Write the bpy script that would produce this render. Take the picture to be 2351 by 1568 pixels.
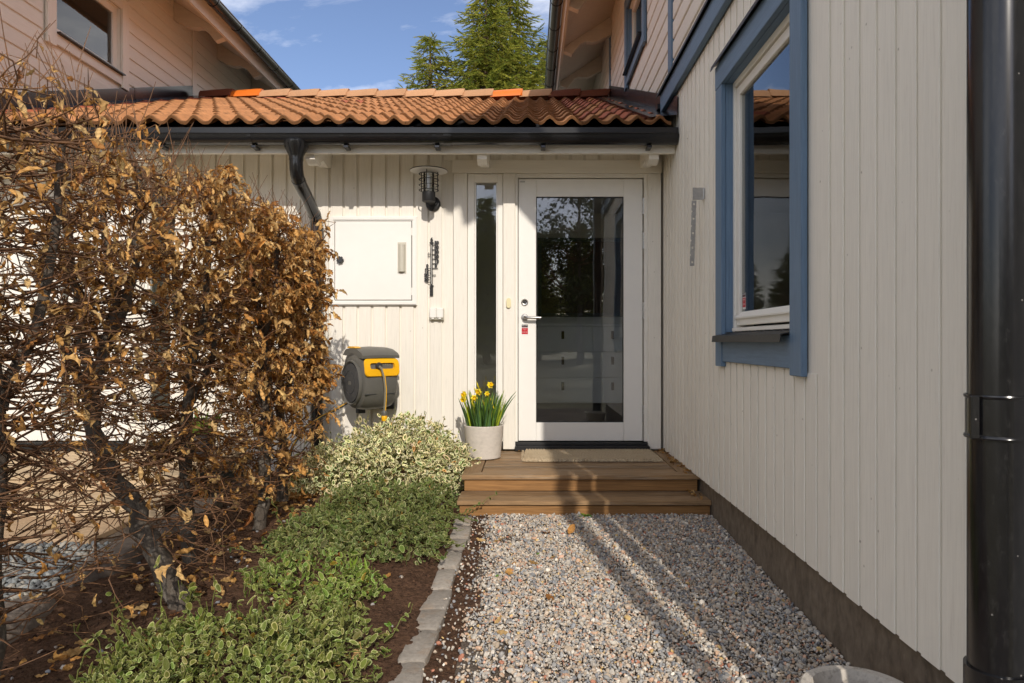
import bpy, bmesh, math, random
import numpy as np
from mathutils import Vector, Matrix, noise as mnoise

# ------------------------------------------------------------------ clear
for o in list(bpy.data.objects):
    bpy.data.objects.remove(o, do_unlink=True)
SC = bpy.context.scene
COL = SC.collection
random.seed(7)
rng = np.random.default_rng(7)

# ------------------------------------------------------------------ camera, sky, sun, exposure
FPX, PU, PV = 1600.0, 1214.0, 784.0      # measured focal length and vanishing point
CAMZ = 1.05
cd = bpy.data.cameras.new('camera')
cd.sensor_width = 36.0
cd.lens = FPX / 2351.0 * 36.0
cd.shift_x = -(PU - 1175.5) / 2351.0
cd.clip_start = 0.05
cd.clip_end = 2000.0
cam = bpy.data.objects.new('camera', cd)
cam.location = (0, 0, CAMZ)
cam.rotation_euler = (math.radians(90), 0, 0)
COL.objects.link(cam)
SC.camera = cam

SUN_DIR = Vector((-0.19, 1.0, -0.575)).normalized()      # the way the light travels
elev = math.asin(-SUN_DIR.z)
azim = math.atan2(-SUN_DIR.x, -SUN_DIR.y)
world = bpy.data.worlds.new('World')
SC.world = world
world.use_nodes = True
wn = world.node_tree
wn.nodes.clear()
w_out = wn.nodes.new('ShaderNodeOutputWorld')
w_bg = wn.nodes.new('ShaderNodeBackground')
w_sky = wn.nodes.new('ShaderNodeTexSky')
w_sky.sky_type = 'NISHITA'
w_sky.sun_disc = False
w_sky.sun_elevation = elev
w_sky.sun_rotation = azim
w_sky.air_density = 1.0
w_sky.dust_density = 0.5
w_sky.ozone_density = 1.0
w_bg.inputs['Strength'].default_value = 0.15
w_tc = wn.nodes.new('ShaderNodeTexCoord')
w_map = wn.nodes.new('ShaderNodeMapping')
w_map.inputs['Scale'].default_value = (2.2, 2.2, 4.6)
w_map.inputs['Location'].default_value = (4.2, 18.2, 2.3)
w_no = wn.nodes.new('ShaderNodeTexNoise')
w_no.inputs['Scale'].default_value = 0.8
w_no.inputs['Detail'].default_value = 9.0
w_no.inputs['Roughness'].default_value = 0.6
w_no.inputs['Distortion'].default_value = 0.5
w_ramp = wn.nodes.new('ShaderNodeValToRGB')
w_ramp.color_ramp.elements[0].position = 0.41
w_ramp.color_ramp.elements[0].color = (0, 0, 0, 1)
w_ramp.color_ramp.elements[1].position = 0.72
w_ramp.color_ramp.elements[1].color = (0.92, 0.92, 0.92, 1)
w_mix = wn.nodes.new('ShaderNodeMixRGB')
w_deep = wn.nodes.new('ShaderNodeMixRGB')          # a deep spring-blue clear sky
w_deep.blend_type = 'MULTIPLY'
w_deep.inputs['Fac'].default_value = 1.0
w_deep.inputs['Color2'].default_value = (0.54, 0.53, 0.60, 1)
w_mix.inputs['Color2'].default_value = (10.2, 9.8, 9.2, 1)
L = wn.links.new
L(w_tc.outputs['Generated'], w_map.inputs['Vector'])
L(w_map.outputs['Vector'], w_no.inputs['Vector'])
L(w_no.outputs['Fac'], w_ramp.inputs['Fac'])
L(w_ramp.outputs['Color'], w_mix.inputs['Fac'])
L(w_sky.outputs['Color'], w_deep.inputs['Color1'])
L(w_deep.outputs['Color'], w_mix.inputs['Color1'])
L(w_mix.outputs['Color'], w_bg.inputs['Color'])
L(w_bg.outputs['Background'], w_out.inputs['Surface'])

sl = bpy.data.lights.new('sun', 'SUN')
sl.energy = 2.0
sl.angle = math.radians(0.53)
sl.color = (1.0, 0.92, 0.82)
sun = bpy.data.objects.new('sun', sl)
sun.rotation_euler = SUN_DIR.to_track_quat('-Z', 'Y').to_euler()
sun.location = (4, -18, 12)
COL.objects.link(sun)

SC.view_settings.view_transform = 'Standard'
SC.view_settings.look = 'None'
SC.view_settings.gamma = 1.0
SC.view_settings.use_curve_mapping = False
SC.view_settings.exposure = 0.70
SC.render.engine = 'CYCLES'
SC.cycles.max_bounces = 10
SC.cycles.diffuse_bounces = 6
SC.cycles.glossy_bounces = 4
SC.cycles.transparent_max_bounces = 12
SC.cycles.use_denoising = True


# ------------------------------------------------------------------ helpers
def at(u, v, Y):
    """a point of the place seen along (u, v) at depth Y"""
    return Vector(((u - PU) * Y / FPX, Y, CAMZ + (PV - v) * Y / FPX))


def tag(o, label=None, cat=None, group=None, kind=None):
    if label: o['label'] = label
    if cat: o['category'] = cat
    if group: o['group'] = group
    if kind: o['kind'] = kind
    return o


def empty(name, loc, rz=0.0, label=None, cat=None, group=None, parent=None, kind=None):
    o = bpy.data.objects.new(name, None)
    COL.objects.link(o)
    o.empty_display_size = 0.1
    if parent is not None:
        o.parent = parent
        loc = Vector(loc) - wloc(parent)
    o.location = loc
    o.rotation_euler = (0, 0, rz)
    return tag(o, label, cat, group, kind)


def wloc(p):
    v = Vector((0, 0, 0))
    while p is not None:
        v += p.location
        p = p.parent
    return v


class MB:
    def __init__(s):
        s.v, s.f = [], []

    def add(s, vs, fs):
        n = len(s.v)
        s.v += [tuple(p) for p in vs]
        s.f += [tuple(i + n for i in f) for f in fs]
        return s

    def box(s, x0, x1, y0, y1, z0, z1, c=0.002):
        c = min(c, (x1 - x0) * .45, (y1 - y0) * .45, (z1 - z0) * .45)
        ctr = Vector(((x0 + x1) / 2, (y0 + y1) / 2, (z0 + z1) / 2))
        ex = (x0, x1); ey = (y0, y1); ez = (z0, z1)
        if c <= 0:
            vs = [(ex[i], ey[j], ez[k]) for i in (0, 1) for j in (0, 1) for k in (0, 1)]
            fs = [(0, 1, 3, 2), (4, 6, 7, 5), (0, 4, 5, 1), (2, 3, 7, 6), (0, 2, 6, 4), (1, 5, 7, 3)]
            return s.add(vs, fs)
        vs, idx = [], {}
        for i in (0, 1):
            for j in (0, 1):
                for k in (0, 1):
                    sx, sy, sz = 1 - 2 * i, 1 - 2 * j, 1 - 2 * k
                    for a in range(3):
                        p = [ex[i] + sx * c, ey[j] + sy * c, ez[k] + sz * c]
                        p[a] = (ex[i], ey[j], ez[k])[a]
                        idx[(i, j, k, a)] = len(vs)
                        vs.append(p)
        fs = []
        for a in range(3):
            b, d = (a + 1) % 3, (a + 2) % 3
            for sgn in (0, 1):
                q = []
                for (m, n) in ((0, 0), (1, 0), (1, 1), (0, 1)):
                    key = [0, 0, 0]; key[a] = sgn; key[b] = m; key[d] = n
                    q.append(idx[(*key, a)])
                fs.append(q)
            for m in (0, 1):
                for n in (0, 1):
                    k0 = [0, 0, 0]; k0[b] = m; k0[d] = n
                    k1 = list(k0); k1[a] = 1
                    fs.append([idx[(*k0, b)], idx[(*k1, b)], idx[(*k1, d)], idx[(*k0, d)]])
        for i in (0, 1):
            for j in (0, 1):
                for k in (0, 1):
                    fs.append([idx[(i, j, k, 0)], idx[(i, j, k, 1)], idx[(i, j, k, 2)]])
        out = []
        for f in fs:
            p = [Vector(vs[i]) for i in f]
            nrm = (p[1] - p[0]).cross(p[2] - p[0])
            mid = sum(p, Vector()) / len(p) - ctr
            out.append(f if nrm.dot(mid) >= 0 else f[::-1])
        return s.add(vs, out)

    def prism(s, poly, axis, lo, hi):
        """polygon in the two other axes (in order x,y,z without axis), pushed from lo to hi"""
        def mk(p, t):
            q = list(p); q.insert(axis, t); return q
        n = len(poly)
        vs = [mk(p, lo) for p in poly] + [mk(p, hi) for p in poly]
        fs = [tuple(range(n))[::-1], tuple(range(n, 2 * n))]
        fs += [(i, (i + 1) % n, n + (i + 1) % n, n + i) for i in range(n)]
        return s.add(vs, fs)

    def tube(s, pts, r, n=10, cap=True):
        pts = [Vector(p) for p in pts]
        rs = r if isinstance(r, (list, tuple)) else [r] * len(pts)
        vs, fs = [], []
        t0 = (pts[1] - pts[0]).normalized()
        ref = Vector((0, 0, 1)) if abs(t0.z) < .9 else Vector((1, 0, 0))
        a = t0.cross(ref).normalized()
        for i, p in enumerate(pts):
            if i == 0: t = pts[1] - pts[0]
            elif i == len(pts) - 1: t = pts[-1] - pts[-2]
            else: t = (pts[i + 1] - pts[i]).normalized() + (pts[i] - pts[i - 1]).normalized()
            t.normalize()
            a = (a - t * a.dot(t)).normalized()
            b = t.cross(a)
            for k in range(n):
                an = 2 * math.pi * k / n
                vs.append(p + (a * math.cos(an) + b * math.sin(an)) * rs[i])
        for i in range(len(pts) - 1):
            for k in range(n):
                fs.append((i * n + k, i * n + (k + 1) % n, (i + 1) * n + (k + 1) % n, (i + 1) * n + k))
        if cap:
            fs.append(tuple(range(n))[::-1])
            m = (len(pts) - 1) * n
            fs.append(tuple(range(m, m + n)))
        return s.add(vs, fs)

    def lathe(s, prof, c, n=24, axis='Z', closed=False):
        c = Vector(c)
        vs, fs = [], []
        for (r, h) in prof:
            for k in range(n):
                an = 2 * math.pi * k / n
                x, y = r * math.cos(an), r * math.sin(an)
                p = {'Z': (x, y, h), 'Y': (x, h, y), 'X': (h, x, y)}[axis]
                vs.append(c + Vector(p))
        m = len(prof)
        for i in range(m - 1 + (1 if closed else 0)):
            j = (i + 1) % m
            for k in range(n):
                fs.append((i * n + k, i * n + (k + 1) % n, j * n + (k + 1) % n, j * n + k))
        if not closed:
            fs.append(tuple(range(n))[::-1])
            fs.append(tuple(range((m - 1) * n, m * n)))
        return s.add(vs, fs)

    def mesh(s, name, mat, off=None, smooth=False):
        me = bpy.data.meshes.new(name)
        vs = s.v if off is None else [(p[0] - off[0], p[1] - off[1], p[2] - off[2]) for p in s.v]
        me.from_pydata(vs, [], s.f)
        me.materials.append(mat)
        if smooth:
            bm = bmesh.new(); bm.from_mesh(me)
            bmesh.ops.recalc_face_normals(bm, faces=bm.faces)
            for f in bm.faces: f.smooth = True
            for e in bm.edges:
                if len(e.link_faces) == 2 and e.calc_face_angle(0) > .62: e.smooth = False
            bm.to_mesh(me); bm.free()
        me.update()
        return me

    def build(s, name, mat, parent=None, smooth=False, local=False, **kw):
        off = None
        if parent is not None and not local: off = wloc(parent)
        o = bpy.data.objects.new(name, s.mesh(name, mat, off, smooth))
        COL.objects.link(o)
        if parent is not None: o.parent = parent
        return tag(o, kw.get('label'), kw.get('cat'), kw.get('group'), kw.get('kind'))


def link_mesh(name, me, parent=None, loc=(0, 0, 0), rot=(0, 0, 0), scale=(1, 1, 1), world=True):
    o = bpy.data.objects.new(name, me)
    COL.objects.link(o)
    loc = Vector(loc)
    if parent is not None:
        o.parent = parent
        if world: loc = loc - wloc(parent)
    o.location = loc; o.rotation_euler = rot; o.scale = scale
    return o


def arr_mesh(name, V, F, mat, fcol=None, smooth=False):
    """V (n,3); F (m,k) one polygon size; fcol (m,3) a colour for each face"""
    me = bpy.data.meshes.new(name)
    V = np.asarray(V, np.float32); F = np.asarray(F, np.int32)
    m, k = F.shape
    me.vertices.add(len(V)); me.vertices.foreach_set('co', V.ravel())
    me.loops.add(m * k); me.loops.foreach_set('vertex_index', F.ravel())
    me.polygons.add(m)
    me.polygons.foreach_set('loop_start', np.arange(0, m * k, k, dtype=np.int32))
    try: me.polygons.foreach_set('loop_total', np.full(m, k, np.int32))
    except Exception: pass
    me.polygons.foreach_set('use_smooth', np.full(m, bool(smooth)))
    if fcol is not None:
        at_ = me.color_attributes.new('Col', 'FLOAT_COLOR', 'CORNER')
        c = np.ones((m, k, 4), np.float32)
        c[:, :, :3] = np.asarray(fcol, np.float32)[:, None, :]
        at_.data.foreach_set('color', c.ravel())
    me.materials.append(mat)
    me.update(calc_edges=True)
    return me


def arr_obj(name, V, F, mat, parent=None, fcol=None, smooth=False, **kw):
    V = np.asarray(V, np.float32)
    if parent is not None: V = V - np.array(wloc(parent), np.float32)
    o = bpy.data.objects.new(name, arr_mesh(name, V, F, mat, fcol, smooth))
    COL.objects.link(o)
    if parent is not None: o.parent = parent
    return tag(o, kw.get('label'), kw.get('cat'), kw.get('group'), kw.get('kind'))


def nrmz(a):
    return a / np.maximum(np.linalg.norm(a, axis=-1, keepdims=True), 1e-9)


def frames(fwd, up):
    f = nrmz(fwd); n = nrmz(up - f * (f * up).sum(-1, keepdims=True))
    s_ = np.cross(n, f)
    return np.stack([f, s_, n], -1)          # columns: x=forward, y=side, z=normal


def scatter(tv, tf, pos, R, scale, tcol=None, mul=None):
    """copies of a template; returns V, F, fcol"""
    tv = np.asarray(tv, float); tf = np.asarray(tf, int)
    N, K = len(pos), len(tv)
    sc_ = np.asarray(scale, float)
    if sc_.ndim == 1: sc_ = np.repeat(sc_[:, None], 3, 1)
    P = tv[None] * sc_[:, None, :]
    V = np.einsum('nij,nkj->nki', R, P) + pos[:, None, :]
    F = tf[None] + (np.arange(N) * K)[:, None, None]
    fc = None
    if tcol is not None:
        fc = np.asarray(tcol)[None] * (mul[:, None, :] if mul is not None else 1.0)
        fc = fc.reshape(-1, 3)
    return V.reshape(-1, 3), F.reshape(-1, tf.shape[1]), fc


def tubes(lines, sides=3):
    """lines: list of (pts (n,3), radii (n,)) -> V, F quads"""
    Vs, Fs, n0 = [], [], 0
    ang = np.arange(sides) * 2 * math.pi / sides
    ca, sa = np.cos(ang), np.sin(ang)
    for pts, rad in lines:
        pts = np.asarray(pts, float); rad = np.asarray(rad, float)
        n = len(pts)
        t = nrmz(np.gradient(pts, axis=0))
        ref = np.array([0.13, 0.21, 1.0]) if abs(t[0, 2]) < .85 else np.array([1.0, .2, 0.1])
        a = nrmz(np.cross(t, ref)); b = np.cross(t, a)
        V = pts[:, None] + rad[:, None, None] * (ca[None, :, None] * a[:, None] + sa[None, :, None] * b[:, None])
        Vs.append(V.reshape(-1, 3))
        i = np.arange(n - 1)[:, None] * sides; k = np.arange(sides)[None]; k2 = (k + 1) % sides
        Fs.append(np.stack([i + k, i + k2, i + sides + k2, i + sides + k], -1).reshape(-1, 4) + n0)
        n0 += n * sides
    return np.concatenate(Vs), np.concatenate(Fs)


def merge(parts):
    Vs, Fs, Cs, n = [], [], [], 0
    for V, F, C in parts:
        Vs.append(V); Fs.append(F + n); n += len(V)
        Cs.append(C)
    return np.concatenate(Vs), np.concatenate(Fs), (np.concatenate(Cs) if Cs[0] is not None else None)


def text(name, body, size, mat, parent, loc, rot, extrude=0.0006, align='CENTER', local=False):
    c = bpy.data.curves.new(name, 'FONT')
    c.body = body; c.size = size; c.extrude = extrude
    if name == 'numeral': c.offset = .0022
    c.align_x = align; c.align_y = 'CENTER'
    c.resolution_u = 3
    c.materials.append(mat)
    o = bpy.data.objects.new(name, c)
    COL.objects.link(o)
    o.parent = parent
    o.location = Vector(loc) - (Vector() if local else wloc(parent))
    o.rotation_euler = rot
    return o


# ------------------------------------------------------------------ materials
def node(nt, typ, **kw):
    n = nt.nodes.new(typ)
    for k, v in kw.items():
        if k in n.inputs: n.inputs[k].default_value = v
        else: setattr(n, k, v)
    return n


def new_mat(name):
    m = bpy.data.materials.new(name); m.use_nodes = True
    nt = m.node_tree
    b = nt.nodes['Principled BSDF']
    return m, nt, b


def surf(name, col, rough=.6, var=.12, scale=(6, 6, 6), nscale=4.0, bump=.2, bdist=.002, spec=.4, metal=0.0,
         obj_var=0.0, dark=None, dark_amt=0.0, dark_scale=3.0, coord='Object', detail=5.0, coat=0.0, lip=None, specks=None):
    """paint, wood, stone, metal: colour noise stretched by `scale`, relief from the same noise, patches of a second colour"""
    m, nt, b = new_mat(name)
    l = nt.links.new
    if coord == 'World':
        src = node(nt, 'ShaderNodeNewGeometry').outputs['Position']
    else:
        src = node(nt, 'ShaderNodeTexCoord').outputs[coord]
    mp = node(nt, 'ShaderNodeMapping'); mp.inputs['Scale'].default_value = scale
    l(src, mp.inputs['Vector'])
    oi = node(nt, 'ShaderNodeObjectInfo')
    ad = node(nt, 'ShaderNodeVectorMath', operation='ADD')
    sc_ = node(nt, 'ShaderNodeMath', operation='MULTIPLY'); sc_.inputs[1].default_value = 37.0
    l(oi.outputs['Random'], sc_.inputs[0])
    l(mp.outputs['Vector'], ad.inputs[0]); l(sc_.outputs[0], ad.inputs[1])
    no = node(nt, 'ShaderNodeTexNoise', Scale=nscale, Detail=detail, Roughness=.62)
    l(ad.outputs[0], no.inputs['Vector'])
    hsv = node(nt, 'ShaderNodeHueSaturation'); hsv.inputs['Color'].default_value = (*col, 1)
    mr = node(nt, 'ShaderNodeMapRange')
    mr.inputs['From Min'].default_value = .3; mr.inputs['From Max'].default_value = .7
    mr.inputs['To Min'].default_value = 1 - var; mr.inputs['To Max'].default_value = 1 + var
    l(no.outputs['Fac'], mr.inputs['Value'])
    val = mr.outputs['Result']
    if obj_var:
        mo = node(nt, 'ShaderNodeMapRange')
        mo.inputs['To Min'].default_value = 1 - obj_var; mo.inputs['To Max'].default_value = 1 + obj_var
        l(oi.outputs['Random'], mo.inputs['Value'])
        mu = node(nt, 'ShaderNodeMath', operation='MULTIPLY')
        l(val, mu.inputs[0]); l(mo.outputs['Result'], mu.inputs[1])
        val = mu.outputs[0]
    l(val, hsv.inputs['Value'])
    cout = hsv.outputs['Color']
    if dark is not None:
        n2 = node(nt, 'ShaderNodeTexNoise', Scale=dark_scale, Detail=6.0, Roughness=.7)
        l(ad.outputs[0], n2.inputs['Vector'])
        r2 = node(nt, 'ShaderNodeMapRange')
        r2.inputs['From Min'].default_value = .52; r2.inputs['From Max'].default_value = .72
        r2.inputs['To Max'].default_value = dark_amt
        l(n2.outputs['Fac'], r2.inputs['Value'])
        mx = node(nt, 'ShaderNodeMixRGB'); mx.inputs['Color2'].default_value = (*dark, 1)
        l(r2.outputs['Result'], mx.inputs['Fac']); l(cout, mx.inputs['Color1'])
        cout = mx.outputs['Color']
    if specks:                                # nail heads, pin knots and paint flecks
        vo = node(nt, 'ShaderNodeTexVoronoi', Scale=specks[0]); g_ = node(nt, 'ShaderNodeNewGeometry'); l(g_.outputs['Position'], vo.inputs['Vector'])
        sr = node(nt, 'ShaderNodeSeparateColor'); l(vo.outputs['Color'], sr.inputs[0])
        gt = node(nt, 'ShaderNodeMath', operation='GREATER_THAN'); gt.inputs[1].default_value = .62; l(sr.outputs[0], gt.inputs[0])
        rv = node(nt, 'ShaderNodeMapRange'); rv.inputs['From Min'].default_value = .02; rv.inputs['From Max'].default_value = .065
        rv.inputs['To Min'].default_value = .6; rv.inputs['To Max'].default_value = 0.0; l(vo.outputs['Distance'], rv.inputs['Value'])
        mm = node(nt, 'ShaderNodeMath', operation='MULTIPLY'); l(gt.outputs[0], mm.inputs[0]); l(rv.outputs['Result'], mm.inputs[1])
        mk = node(nt, 'ShaderNodeMixRGB'); mk.inputs['Color2'].default_value = (*specks[1], 1)
        l(mm.outputs[0], mk.inputs['Fac']); l(cout, mk.inputs['Color1']); cout = mk.outputs['Color']
    if lip:                                   # row-step shade painted into the colour, with moss and dirt, along a tile's lower lip (object Y near 0)
        tc2 = node(nt, 'ShaderNodeTexCoord'); sx = node(nt, 'ShaderNodeSeparateXYZ'); l(tc2.outputs['Object'], sx.inputs[0])
        n3 = node(nt, 'ShaderNodeTexNoise', Scale=38.0, Detail=3.0); l(ad.outputs[0], n3.inputs['Vector'])
        ms = node(nt, 'ShaderNodeMath', operation='MULTIPLY_ADD'); ms.inputs[1].default_value = -.06; l(n3.outputs['Fac'], ms.inputs[0]); l(sx.outputs['Y'], ms.inputs[2])
        r3 = node(nt, 'ShaderNodeMapRange'); r3.inputs['From Min'].default_value = -.022; r3.inputs['From Max'].default_value = .012
        r3.inputs['To Min'].default_value = .85; r3.inputs['To Max'].default_value = 0.0
        l(ms.outputs[0], r3.inputs['Value'])
        m3 = node(nt, 'ShaderNodeMixRGB'); m3.inputs['Color2'].default_value = (*lip, 1)
        l(r3.outputs['Result'], m3.inputs['Fac']); l(cout, m3.inputs['Color1'])
        cout = m3.outputs['Color']
    l(cout, b.inputs['Base Color'])
    b.inputs['Roughness'].default_value = rough
    b.inputs['Metallic'].default_value = metal
    b.inputs['Specular IOR Level'].default_value = spec
    if coat: b.inputs['Coat Weight'].default_value = coat
    if bump:
        bp = node(nt, 'ShaderNodeBump', Strength=bump, Distance=bdist)
        l(no.outputs['Fac'], bp.inputs['Height']); l(bp.outputs['Normal'], b.inputs['Normal'])
    return m


def attr_mat(name, rough=.6, spec=.3, bump=0.0, bscale=60.0, trans=0.0, tcol=None):
    """colour from the mesh's own colour attribute"""
    m, nt, b = new_mat(name)
    l = nt.links.new
    a = node(nt, 'ShaderNodeAttribute'); a.attribute_name = 'Col'
    no = node(nt, 'ShaderNodeTexNoise', Scale=bscale, Detail=4.0)
    tc = node(nt, 'ShaderNodeTexCoord'); l(tc.outputs['Object'], no.inputs['Vector'])
    mr = node(nt, 'ShaderNodeMapRange'); mr.inputs['To Min'].default_value = .72; mr.inputs['To Max'].default_value = 1.28
    l(no.outputs['Fac'], mr.inputs['Value'])
    mu = node(nt, 'ShaderNodeMixRGB', blend_type='MULTIPLY'); mu.inputs['Fac'].default_value = 1
    l(a.outputs['Color'], mu.inputs['Color1']); l(mr.outputs['Result'], mu.inputs['Color2'])
    l(mu.outputs['Color'], b.inputs['Base Color'])
    b.inputs['Roughness'].default_value = rough
    b.inputs['Specular IOR Level'].default_value = spec
    if bump:
        bp = node(nt, 'ShaderNodeBump', Strength=bump, Distance=.003)
        l(no.outputs['Fac'], bp.inputs['Height']); l(bp.outputs['Normal'], b.inputs['Normal'])
    if trans:
        tl = node(nt, 'ShaderNodeBsdfTranslucent'); l(mu.outputs['Color'], tl.inputs['Color'])
        mx = node(nt, 'ShaderNodeMixShader'); mx.inputs['Fac'].default_value = trans
        out = nt.nodes['Material Output']
        l(b.outputs['BSDF'], mx.inputs[1]); l(tl.outputs['BSDF'], mx.inputs[2]); l(mx.outputs['Shader'], out.inputs['Surface'])
    return m


def glass_mat(name, tint=(.8, .84, .82), gain=1.9, wav=.0):
    """flat window glass: clear, with the mirror share of a double pane"""
    m, nt, b = new_mat(name)
    l = nt.links.new
    nt.nodes.remove(b)
    out = nt.nodes['Material Output']
    tr = node(nt, 'ShaderNodeBsdfTransparent'); tr.inputs['Color'].default_value = (*tint, 1)
    gl = node(nt, 'ShaderNodeBsdfGlossy'); gl.inputs['Roughness'].default_value = .012
    fr = node(nt, 'ShaderNodeFresnel'); fr.inputs['IOR'].default_value = 1.52
    mu = node(nt, 'ShaderNodeMath', operation='MULTIPLY', use_clamp=True); mu.inputs[1].default_value = gain
    mx = node(nt, 'ShaderNodeMixShader')
    l(fr.outputs[0], mu.inputs[0]); l(mu.outputs[0], mx.inputs['Fac'])
    l(tr.outputs[0], mx.inputs[1]); l(gl.outputs[0], mx.inputs[2]); l(mx.outputs[0], out.inputs['Surface'])
    if wav:
        no = node(nt, 'ShaderNodeTexNoise', Scale=2.2, Detail=1.0)
        g = node(nt, 'ShaderNodeNewGeometry'); l(g.outputs['Position'], no.inputs['Vector'])
        bp = node(nt, 'ShaderNodeBump', Strength=wav, Distance=.02)
        l(no.outputs['Fac'], bp.inputs['Height']); l(bp.outputs['Normal'], gl.inputs['Normal'])
    return m


CREAM = (.83, .79, .705)
M = {}
M['cream_v'] = surf('cream_paint_upright', CREAM, .62, .035, (30, 30, 1.6), 3.0, .35, .0016, .3, obj_var=.025,
                    dark=(.55, .50, .42), dark_amt=.28, dark_scale=4.0, coord='World', specks=(11.0, (.22, .18, .13)))
M['cream_h'] = surf('cream_paint_level', CREAM, .62, .035, (30, 1.6, 30), 3.0, .35, .0016, .3, obj_var=.03,
                    dark=(.55, .50, .42), dark_amt=.25, dark_scale=4.0, coord='World', specks=(11.0, (.22, .18, .13)))
M['cream_x'] = surf('cream_paint_beam', CREAM, .6, .035, (1.6, 30, 30), 3.0, .35, .0016, .3, obj_var=.02, coord='World')
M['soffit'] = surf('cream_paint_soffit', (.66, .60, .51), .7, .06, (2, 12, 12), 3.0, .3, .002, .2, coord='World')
M['white'] = surf('white_paint', (.84, .81, .74), .38, .02, (8, 8, 2), 3.0, .05, .0008, .45, coord='World')
M['white2'] = surf('white_lacquer', (.86, .84, .79), .3, .012, (4, 4, 4), 3.0, .02, .0006, .5, coord='World')
M['blue_v'] = surf('blue_paint_upright', (.13, .205, .305), .55, .13, (30, 30, 1.6), 3.0, .4, .0016, .35, coord='World',
                   dark=(.06, .085, .12), dark_amt=.3, dark_scale=7.0)
M['blue_h'] = surf('blue_paint_level', (.13, .205, .305), .55, .13, (30, 1.6, 30), 3.0, .4, .0016, .35, coord='World',
                   dark=(.06, .085, .12), dark_amt=.3, dark_scale=7.0)
M['black'] = surf('black_sheet_metal', (.010, .010, .012), .24, .25, (3, 3, 3), 6.0, .04, .001, .55, coord='World',
                  dark=(.04, .036, .03), dark_amt=.2, dark_scale=14.0)
M['black_matt'] = surf('black_matt_metal', (.016, .016, .017), .48, .2, (5, 5, 5), 6.0, .08, .001, .4, coord='World')
M['pipe'] = surf('black_pipe_enamel', (.007, .007, .008), .2, .25, (5, 5, 2), 7.0, .03, .001, .6, coord='World',
                 dark=(.10, .095, .09), dark_amt=.14, dark_scale=22.0, specks=(26.0, (.38, .36, .33)))
M['steel'] = surf('brushed_steel', (.50, .49, .47), .32, .08, (40, 40, 4), 4.0, .05, .0005, .5, metal=1.0)
M['zinc'] = surf('galvanised_steel', (.44, .43, .41), .42, .12, (8, 8, 8), 8.0, .05, .0005, .5, metal=.9)
M['tile'] = surf('terracotta_tile', (.49, .225, .095), .85, .16, (1, 1, 1), 9.0, .5, .004, .15, obj_var=.13,
                 dark=(.15, .085, .042), dark_amt=.75, dark_scale=11.0, lip=(.13, .062, .026))
M['tile_red'] = surf('red_tile', (.40, .115, .055), .75, .14, (1, 1, 1), 9.0, .4, .003, .2, obj_var=.1,
                     dark=(.13, .05, .03), dark_amt=.4, dark_scale=10.0, lip=(.10, .035, .02))
M['tile_new'] = surf('new_orange_tile', (.72, .17, .018), .42, .05, (1, 1, 1), 6.0, .1, .002, .4)
M['tile_ridge'] = surf('weathered_ridge_tile', (.50, .285, .155), .85, .1, (1, 1, 1), 9.0, .4, .003, .15, obj_var=.1,
                       dark=(.25, .12, .06), dark_amt=.35, dark_scale=9.0)
M['concrete'] = surf('plinth_concrete', (.18, .145, .11), .9, .30, (5, 5, 3), 5.0, .7, .010, .15, coord='World',
                     dark=(.08, .06, .042), dark_amt=.7, dark_scale=1.6)
M['plank'] = surf('oiled_deck_wood', (.265, .165, .082), .6, .36, (1.4, 26, 26), 4.0, .5, .0025, .3, obj_var=.22, coord='World',
                  dark=(.44, .37, .28), dark_amt=.75, dark_scale=1.7)
M['riser'] = surf('oiled_riser_wood', (.30, .155, .055), .5, .34, (1.2, 24, 30), 4.0, .4, .0018, .35, obj_var=.1, coord='World',
                  dark=(.16, .07, .02), dark_amt=.55, dark_scale=2.8)
M['plank_y'] = surf('oiled_edge_wood', (.25, .155, .078), .6, .28, (26, 1.4, 26), 4.0, .4, .0018, .3, obj_var=.14, coord='World')
M['plank_pale'] = surf('bleached_deck_wood', (.52, .40, .26), .7, .16, (1.4, 26, 26), 4.0, .3, .0016, .2, obj_var=.08, coord='World')
M['granite'] = surf('granite', (.33, .295, .25), .85, .2, (6, 6, 6), 9.0, .6, .006, .25, obj_var=.12,
                    dark=(.30, .20, .12), dark_amt=.6, dark_scale=2.0, detail=8.0)
M['stone'] = surf('field_stone', (.20, .165, .135), .9, .25, (5, 5, 5), 7.0, .6, .008, .2, obj_var=.12)
M['soil'] = surf('garden_soil', (.098, .055, .034), .95, .5, (12, 12, 12), 5.0, .9, .02, .1, coord='World',
                 dark=(.17, .095, .052), dark_amt=.55, dark_scale=3.0, detail=9.0)
M['grit'] = surf('gravel_bed', (.14, .112, .088), .95, .4, (20, 20, 20), 6.0, .8, .01, .1, coord='World')
M['grass'] = surf('rough_grass', (.21, .19, .125), .95, .3, (2, 2, 2), 6.0, .5, .03, .1, coord='World')
M['pot'] = surf('pale_concrete_pot', (.60, .55, .485), .8, .07, (6, 6, 9), 4.0, .25, .003, .2,
                dark=(.40, .36, .31), dark_amt=.45, dark_scale=3.4)
M['oldpot'] = surf('weathered_clay_pot', (.50, .46, .40), .88, .12, (9, 9, 9), 5.0, .5, .004, .15,
                   dark=(.10, .085, .065), dark_amt=.75, dark_scale=4.0)
M['plastic'] = surf('grey_plastic', (.115, .112, .10), .42, .04, (8, 8, 8), 20.0, .08, .0006, .4)
M['plastic_dark'] = surf('dark_plastic', (.035, .037, .042), .45, .05, (8, 8, 8), 20.0, .08, .0006, .4)
M['yellow'] = surf('yellow_plastic', (.86, .45, .008), .38, .03, (6, 6, 6), 9.0, .03, .0006, .4)
M['hose'] = surf('grey_hose', (.19, .175, .13), .5, .1, (8, 8, 8), 9.0, .05, .0006, .4)
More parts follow.
